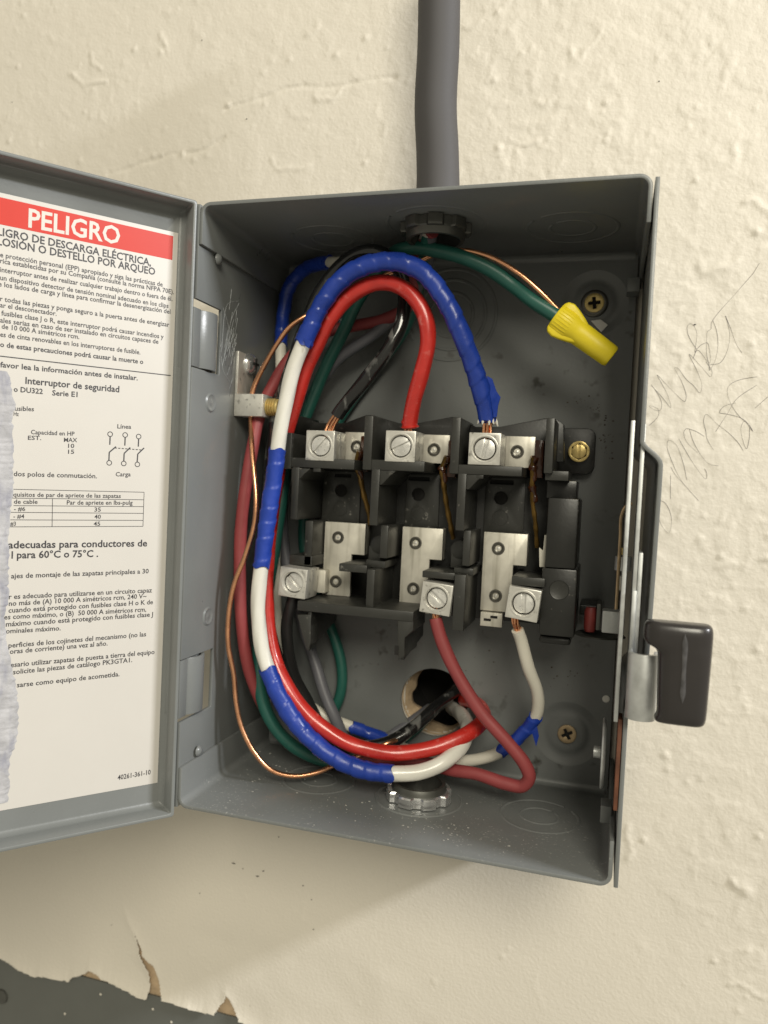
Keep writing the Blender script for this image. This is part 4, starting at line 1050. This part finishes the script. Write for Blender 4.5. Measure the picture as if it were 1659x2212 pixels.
def wire(name, label, pts, cuts, start=None, group=None, twist=.05, ragged0=.8, step=.6):
    """cuts: list of (part name, material, radius, tape?, end pixel or None)"""
    P = spline([at(*p) for p in pts], step); t = thing(name, label, 'wire', P[0], group); i0 = 0
    if start:
        i0 = along(P[:len(P) // 2], start); strands(P[:i0 + 2], start[2] if len(start) > 2 else 1.5, t)
    for nm, m, r, tape, e in cuts:
        i1 = len(P) - 1 if e is None else i0 + along(P[i0:], e)
        ov = 1 if tape else 0
        if i1 - i0 > 2: sleeve(nm, m, P[max(0, i0 - ov):i1 + 1 + ov], r, t, tape, 0 if tape else twist, ragged=ragged0 if tape else .0, end=0 if tape else .02)
        i0 = i1
    return t, P


blue, PB = wire('taped_wire', 'thick white wire wrapped in blue tape, arching over the top into the right line lug', [
    (1052, 955, -45), (1054, 925, -45), (1052, 895, -46), (1035, 830, -50), (1002, 735, -56), (965, 655, -59), (918, 592, -60), (865, 567, -60), (800, 570, -60), (742, 600, -60), (697, 655, -60), (664, 722, -60), (636, 790, -60), (617, 870, -60), (604, 940, -60), (592, 1030, -60), (580, 1110, -60), (569, 1190, -60), (560, 1260, -60), (558, 1330, -60), (567, 1405, -60), (590, 1475, -60), (621, 1535, -59), (668, 1593, -58), (722, 1636, -57), (782, 1662, -56), (845, 1671, -54), (905, 1668, -50), (960, 1645, -45), (997, 1610, -36), (1010, 1575, -24), (1000, 1548, -10), (985, 1535, 4), (975, 1528, 12)],
    [('blue_tape', 'blue_tape', 3.75, True, (656, 738)), ('jacket', 'white_jacket', 3.2, False, (598, 975)), ('blue_tape', 'blue_tape', 3.55, True, (566, 1222)), ('jacket', 'white_jacket', 3.2, False, (578, 1447)), ('blue_tape', 'blue_tape', 3.75, True, (846, 1671)), ('jacket', 'white_jacket', 3.3, False, None)], start=(1053, 905, 1.5), twist=.085)
red, PR = wire('red_wire', 'bright red glossy wire arching into the middle line lug', [
    (883, 945, -44), (885, 915, -45), (893, 870, -47), (912, 800, -50), (925, 735, -52), (916, 678, -53), (888, 636, -53), (850, 613, -53), (805, 613, -53), (758, 638, -53), (717, 684, -53), (687, 740, -52), (660, 800, -50), (638, 870, -48), (617, 940, -46), (600, 1020, -45), (588, 1100, -45), (579, 1180, -46), (575, 1260, -48), (578, 1340, -50), (592, 1420, -52), (618, 1480, -54), (655, 1533, -54), (708, 1580, -53), (770, 1612, -51), (850, 1627, -48), (930, 1617, -43), (1000, 1591, -36), (1038, 1563, -28), (1044, 1538, -17), (1026, 1518, -6), (1003, 1512, 6)],
    [('jacket', 'red_jacket', 3.35, False, None)], start=(883, 922, 1.4), twist=.05)
mb = MB()                                                                   # bunched nylon collar where the jacket was cut
for k in range(3): mb.lathe([(3.3, -.5), (4.0 - .3 * k, .1), (3.2, .8)], PR[along(PR[:90], (884, 920))] + np.array((random.uniform(-.4, .4), 0, .9 * k - .8)), (random.uniform(-.2, .2), random.uniform(-.2, .2), 1), 20)
mb.build('jacket_collar', 'red_jacket', red)
black, PK = wire('black_wire', 'glossy black wire with grey scuffs running into the left line lug', [
    (708, 960, -45), (713, 930, -45), (735, 888, -46), (788, 822, -47), (838, 755, -46), (866, 700, -44), (874, 650, -42), (868, 600, -43), (845, 562, -46), (810, 543, -47), (770, 549, -46), (725, 585, -46), (690, 635, -47), (660, 705, -48), (632, 785, -47), (606, 870, -45), (590, 950, -42), (580, 1050, -40), (574, 1200, -40), (576, 1330, -40), (605, 1440, -46), (640, 1520, -45), (700, 1580, -44), (770, 1612, -40), (840, 1604, -33), (900, 1565, -24), (950, 1520, -12), (985, 1490, 2), (1000, 1480, 12)],
    [('jacket', 'black_jacket', 2.95, False, None)], start=(727, 898, 1.5), twist=.08)
green, PG = wire('green_wire', 'green ground wire curving from the upper left into the yellow wire nut', [
    (1222, 697, -45), (1193, 677, -45), (1149, 649, -45), (1105, 614, -44), (1061, 584, -46), (1000, 556, -48), (930, 539, -48), (885, 536, -45), (852, 546, -40), (812, 590, -34), (770, 655, -28), (742, 715, -25), (700, 800, -24), (664, 890, -25), (625, 990, -28), (590, 1200, -34), (560, 1390, -40), (560, 1470, -42), (575, 1535, -42), (605, 1585, -40), (650, 1622, -36), (720, 1645, -30), (830, 1620, -20), (900, 1570, -8), (935, 1530, 8)],
    [('jacket', 'green_wire', 2.95, False, None)], twist=.0)
wire('green_wire', 'second green wire dropping behind the switch block to the bottom of the box', [
    (925, 505, -52), (915, 560, -40), (900, 640, -24), (872, 715, -15), (800, 812, -9), (735, 904, -7.5), (685, 1000, -7), (655, 1150, -7), (680, 1280, -7), (718, 1365, -8), (738, 1440, -8), (735, 1500, -8), (708, 1560, -8), (690, 1600, -12)], [('jacket', 'green_wire', 2.6, False, None)], twist=0)
wire('grey_wire', 'grey wire passing behind the switch block and down to the bottom', [
    (930, 505, -52), (925, 560, -38), (885, 650, -24), (810, 720, -20), (732, 775, -19), (690, 830, -18), (652, 894, -18), (622, 980, -17), (609, 1100, -15), (625, 1250, -15), (660, 1370, -17), (683, 1440, -20), (702, 1500, -22), (728, 1560, -22), (748, 1600, -18), (790, 1620, -10), (860, 1580, -4), (930, 1530, 8)], [('jacket', 'grey_wire', 2.75, False, None)], twist=0)
dwhite, _ = wire('white_wire', 'dull white wire with short blue tape bands, from the right load lug', [
    (1112, 1320, -45), (1113, 1345, -45), (1125, 1380, -42), (1141, 1440, -38), (1161, 1497, -32), (1160, 1540, -28), (1142, 1570, -26), (1095, 1614, -25), (1068, 1630, -25), (1012, 1643, -25), (950, 1640, -24), (880, 1620, -20), (820, 1592, -17), (760, 1570, -17), (700, 1545, -18), (655, 1510, -20), (620, 1450, -22), (603, 1380, -24), (596, 1290, -25), (594, 1180, -26), (596, 1060, -28), (602, 940, -28), (606, 840, -24), (607, 740, -18), (612, 680, -15), (625, 620, -15), (655, 584, -18), (700, 568, -28), (740, 566, -36), (775, 556, -34), (812, 550, -33), (848, 560, -33), (885, 545, -37), (915, 520, -46), (925, 500, -53)],
    [('jacket', 'white_wire', 2.6, False, (1155, 1550)), ('blue_tape', 'blue_tape', 2.85, True, (1083, 1622)), ('jacket', 'white_wire', 2.6, False, (832, 1597)), ('blue_tape', 'blue_tape', 2.85, True, (762, 1571)), ('jacket', 'white_wire', 2.6, False, (608, 745)), ('blue_tape', 'blue_tape', 3.1, True, (712, 563)), ('jacket', 'white_wire', 2.6, False, None)], start=(1117, 1360, 1.1), twist=0)
wire('faded_red_wire', 'dull faded red wire looping down from the middle load lug', [
    (938, 1305, -45), (940, 1330, -46), (953, 1380, -46), (985, 1452, -45), (1038, 1537, -44), (1095, 1602, -43), (1133, 1650, -42), (1143, 1679, -41), (1128, 1698, -40), (1090, 1692, -39), (1030, 1672, -37), (975, 1663, -35), (900, 1645, -30), (800, 1640, -26), (700, 1640, -26), (620, 1600, -30), (572, 1530, -38), (545, 1470, -44), (530, 1410, -48), (521, 1330, -50), (518, 1240, -50), (520, 1150, -50), (528, 1070, -50), (545, 970, -49), (560, 900, -45), (585, 840, -38), (630, 770, -28), (690, 722, -20), (760, 705, -18), (830, 690, -22), (880, 662, -28), (893, 620, -30), (896, 580, -33), (905, 548, -40), (925, 510, -50), (935, 500, -53)],
    [('jacket', 'faded_red', 2.75, False, None)], start=(941, 1334, 1.1), twist=0)
wire('dull_black_wire', 'dull black wire leaving the left load lug downwards', [
    (634, 1290, -42), (628, 1310, -42), (620, 1345, -40), (622, 1400, -36), (636, 1460, -30), (662, 1510, -24), (690, 1560, -20), (720, 1600, -18), (790, 1625, -14), (880, 1590, -6), (930, 1540, 6)], [('jacket', 'black_wire', 2.7, False, None)], twist=0)
cw = thing('copper_wire', 'bare copper ground wire from the yellow wire nut through the ground lug to the bottom', 'wire', at(1205, 668, -45))
P = spline([at(*p) for p in ((1215, 680, -45), (1165, 629, -47), (1120, 590, -48), (1060, 556, -48), (1000, 541, -48), (940, 550, -47), (895, 570, -46), (820, 600, -44), (740, 640, -46), (680, 672, -50), (628, 705, -53), (597, 745, -53), (568, 795, -51), (548, 838, -48), (542, 878, -47.5), (541, 908, -48), (544, 960, -54), (549, 1020, -58), (553, 1080, -60), (548, 1140, -61), (530, 1200, -62), (506, 1260, -62.5), (494, 1330, -62.5), (493, 1395, -62), (505, 1460, -60), (511, 1520, -60), (521, 1570, -60), (547, 1622, -59), (585, 1663, -57), (632, 1676, -53), (680, 1670, -48), (718, 1655, -43), (775, 1632, -38), (835, 1606, -37), (880, 1588, -26), (930, 1545, -10), (960, 1515, 8))], .6)
P = [p + np.array((.10 * math.sin(i * .11), .08 * math.sin(i * .17 + 1), .0)) for i, p in enumerate(P)]
mb = MB(); mb.tube(P, 1.08, 14); mb.build('conductor', 'copper', cw)
# loose tape ends
def flap(pts, parent, y=-.3):
    mb = MB(); q = [at(*p) for p in pts]; n = len(q); vs = [tuple(p) for p in q] + [tuple(p + np.array((.05, .35, 0))) for p in q]
    mb.add(vs, [tuple(range(n)), tuple(range(2 * n - 1, n - 1, -1))] + [(i, i + n, (i + 1) % n + n, (i + 1) % n) for i in range(n)]); mb.build('tape_flap', 'blue_tape', parent)


flap([(1052, 812, -50), (1063, 818, -49), (1072, 845, -48), (1081, 858, -47.5), (1076, 875, -48), (1073, 900, -48), (1066, 902, -49), (1060, 860, -50)], blue)
flap([(640, 720, -62.5), (655, 728, -63.6), (674, 738, -63.6), (667, 752, -63.4), (660, 748, -63.4), (657, 736, -63.7)], blue)
flap([(1136, 1560, -28.5), (1158, 1560, -28.5), (1164, 1590, -28), (1158, 1612, -27), (1150, 1585, -28), (1135, 1590, -28)], dwhite)
mb = MB()                                                                   # torn white rim of the jacket above the right lug
c = PB[along(PB[:90], (1054, 908))]
for k in range(10):
    a = k * .63 + random.uniform(-.2, .2); b = c + np.array((3.2 * math.cos(a), 3.2 * math.sin(a), .8)); mb.tube([b, b + np.array((.5 * math.cos(a), .4 * math.sin(a), -1.4)), b + np.array((random.uniform(.2, 1.4) * math.cos(a), .8 * math.sin(a), -random.uniform(1.8, 3.0)))], [.7, .6, .2], 6)
mb.build('torn_jacket', 'white_jacket', blue)

# ------------------------------------------------------------------ yellow wire nut
a0, a1 = at(1200, 683, -45), at(1322, 772, -42); ax = a1 - a0; Ln = np.linalg.norm(ax); ax = ax / Ln
wn = thing('wire_nut', 'bright yellow winged wire nut at the upper right of the box', 'wire nut', a0)
mb = MB(); mb.lathe([(4.3, .6), (4.9, 0), (5.6, .1), (6.1, .8), (6.25, 5), (6.0, 7.5), (5.3, 9.5), (4.95, 11.5), (4.75, 20), (4.55, Ln - 1.2), (4.1, Ln - .2), (3.4, Ln), (3.1, Ln - .45), (0, Ln - .5)], a0, ax, 40); mb.build('cap', 'yellow_plastic', wn)
mb = MB()
for k in range(30):
    t = 2 * math.pi * k / 30; e1 = np.array(Vector(ax).orthogonal().normalized()); e2 = np.cross(ax, e1); d = e1 * math.cos(t) + e2 * math.sin(t)
    mb.tube([a0 + d * 6.0 + ax * .9, a0 + d * 6.22 + ax * 4.8, a0 + d * 5.95 + ax * 7.3], .22, 5)
mb.build('ribs', 'yellow_plastic', wn)['kind'] = 'stuff'
side = np.cross(ax, np.array((0, -1, 0))); side /= np.linalg.norm(side)
for sg in (-1, 1):
    mb = MB(); d = side * sg + np.array((0, -.45, 0)); d /= np.linalg.norm(d); e = np.cross(ax, d); ring = []
    pr = [(.3, 6.0), (1.5, 7.6), (4, 8.2), (7, 7.4), (10, 6.3), (13.5, 4.7)]
    for h, r in pr: ring += [a0 + ax * h + d * 3 + e * 2.6, a0 + ax * h + d * r + e * .75, a0 + ax * h + d * r - e * .75, a0 + ax * h + d * 3 - e * 2.6]
    m = len(pr); fs = [(i * 4 + k, i * 4 + k + 1, i * 4 + k + 5, i * 4 + k + 4) for i in range(m - 1) for k in range(3)] + [(0, 1, 2, 3), ((m - 1) * 4 + 3, (m - 1) * 4 + 2, (m - 1) * 4 + 1, (m - 1) * 4)]
    mb.add([tuple(p) for p in ring], fs); mb.build('wing', 'yellow_plastic', wn, bevel=.5, smooth=60)

# metal filings and crumbs on the floor of the box
mb = MB()
for k in range(200):
    x, y = (random.gauss(88, 24), random.gauss(-62, 12)) if k % 3 else (random.gauss(24, 12), random.gauss(-40, 12))
    if not 3 < x < W - 3 or not -86 < y < -4: continue
    s = random.choice((.08, .1, .12, .15, .2, .28)); a = random.uniform(0, 3)
    mb.box(x - s, x + s * 1.6, y - s * .6, y + s * .6, 1.52, 1.55 + s * .8)
o = mb.build('filings', 'shavings', bot, smooth=0); o['kind'] = 'stuff'
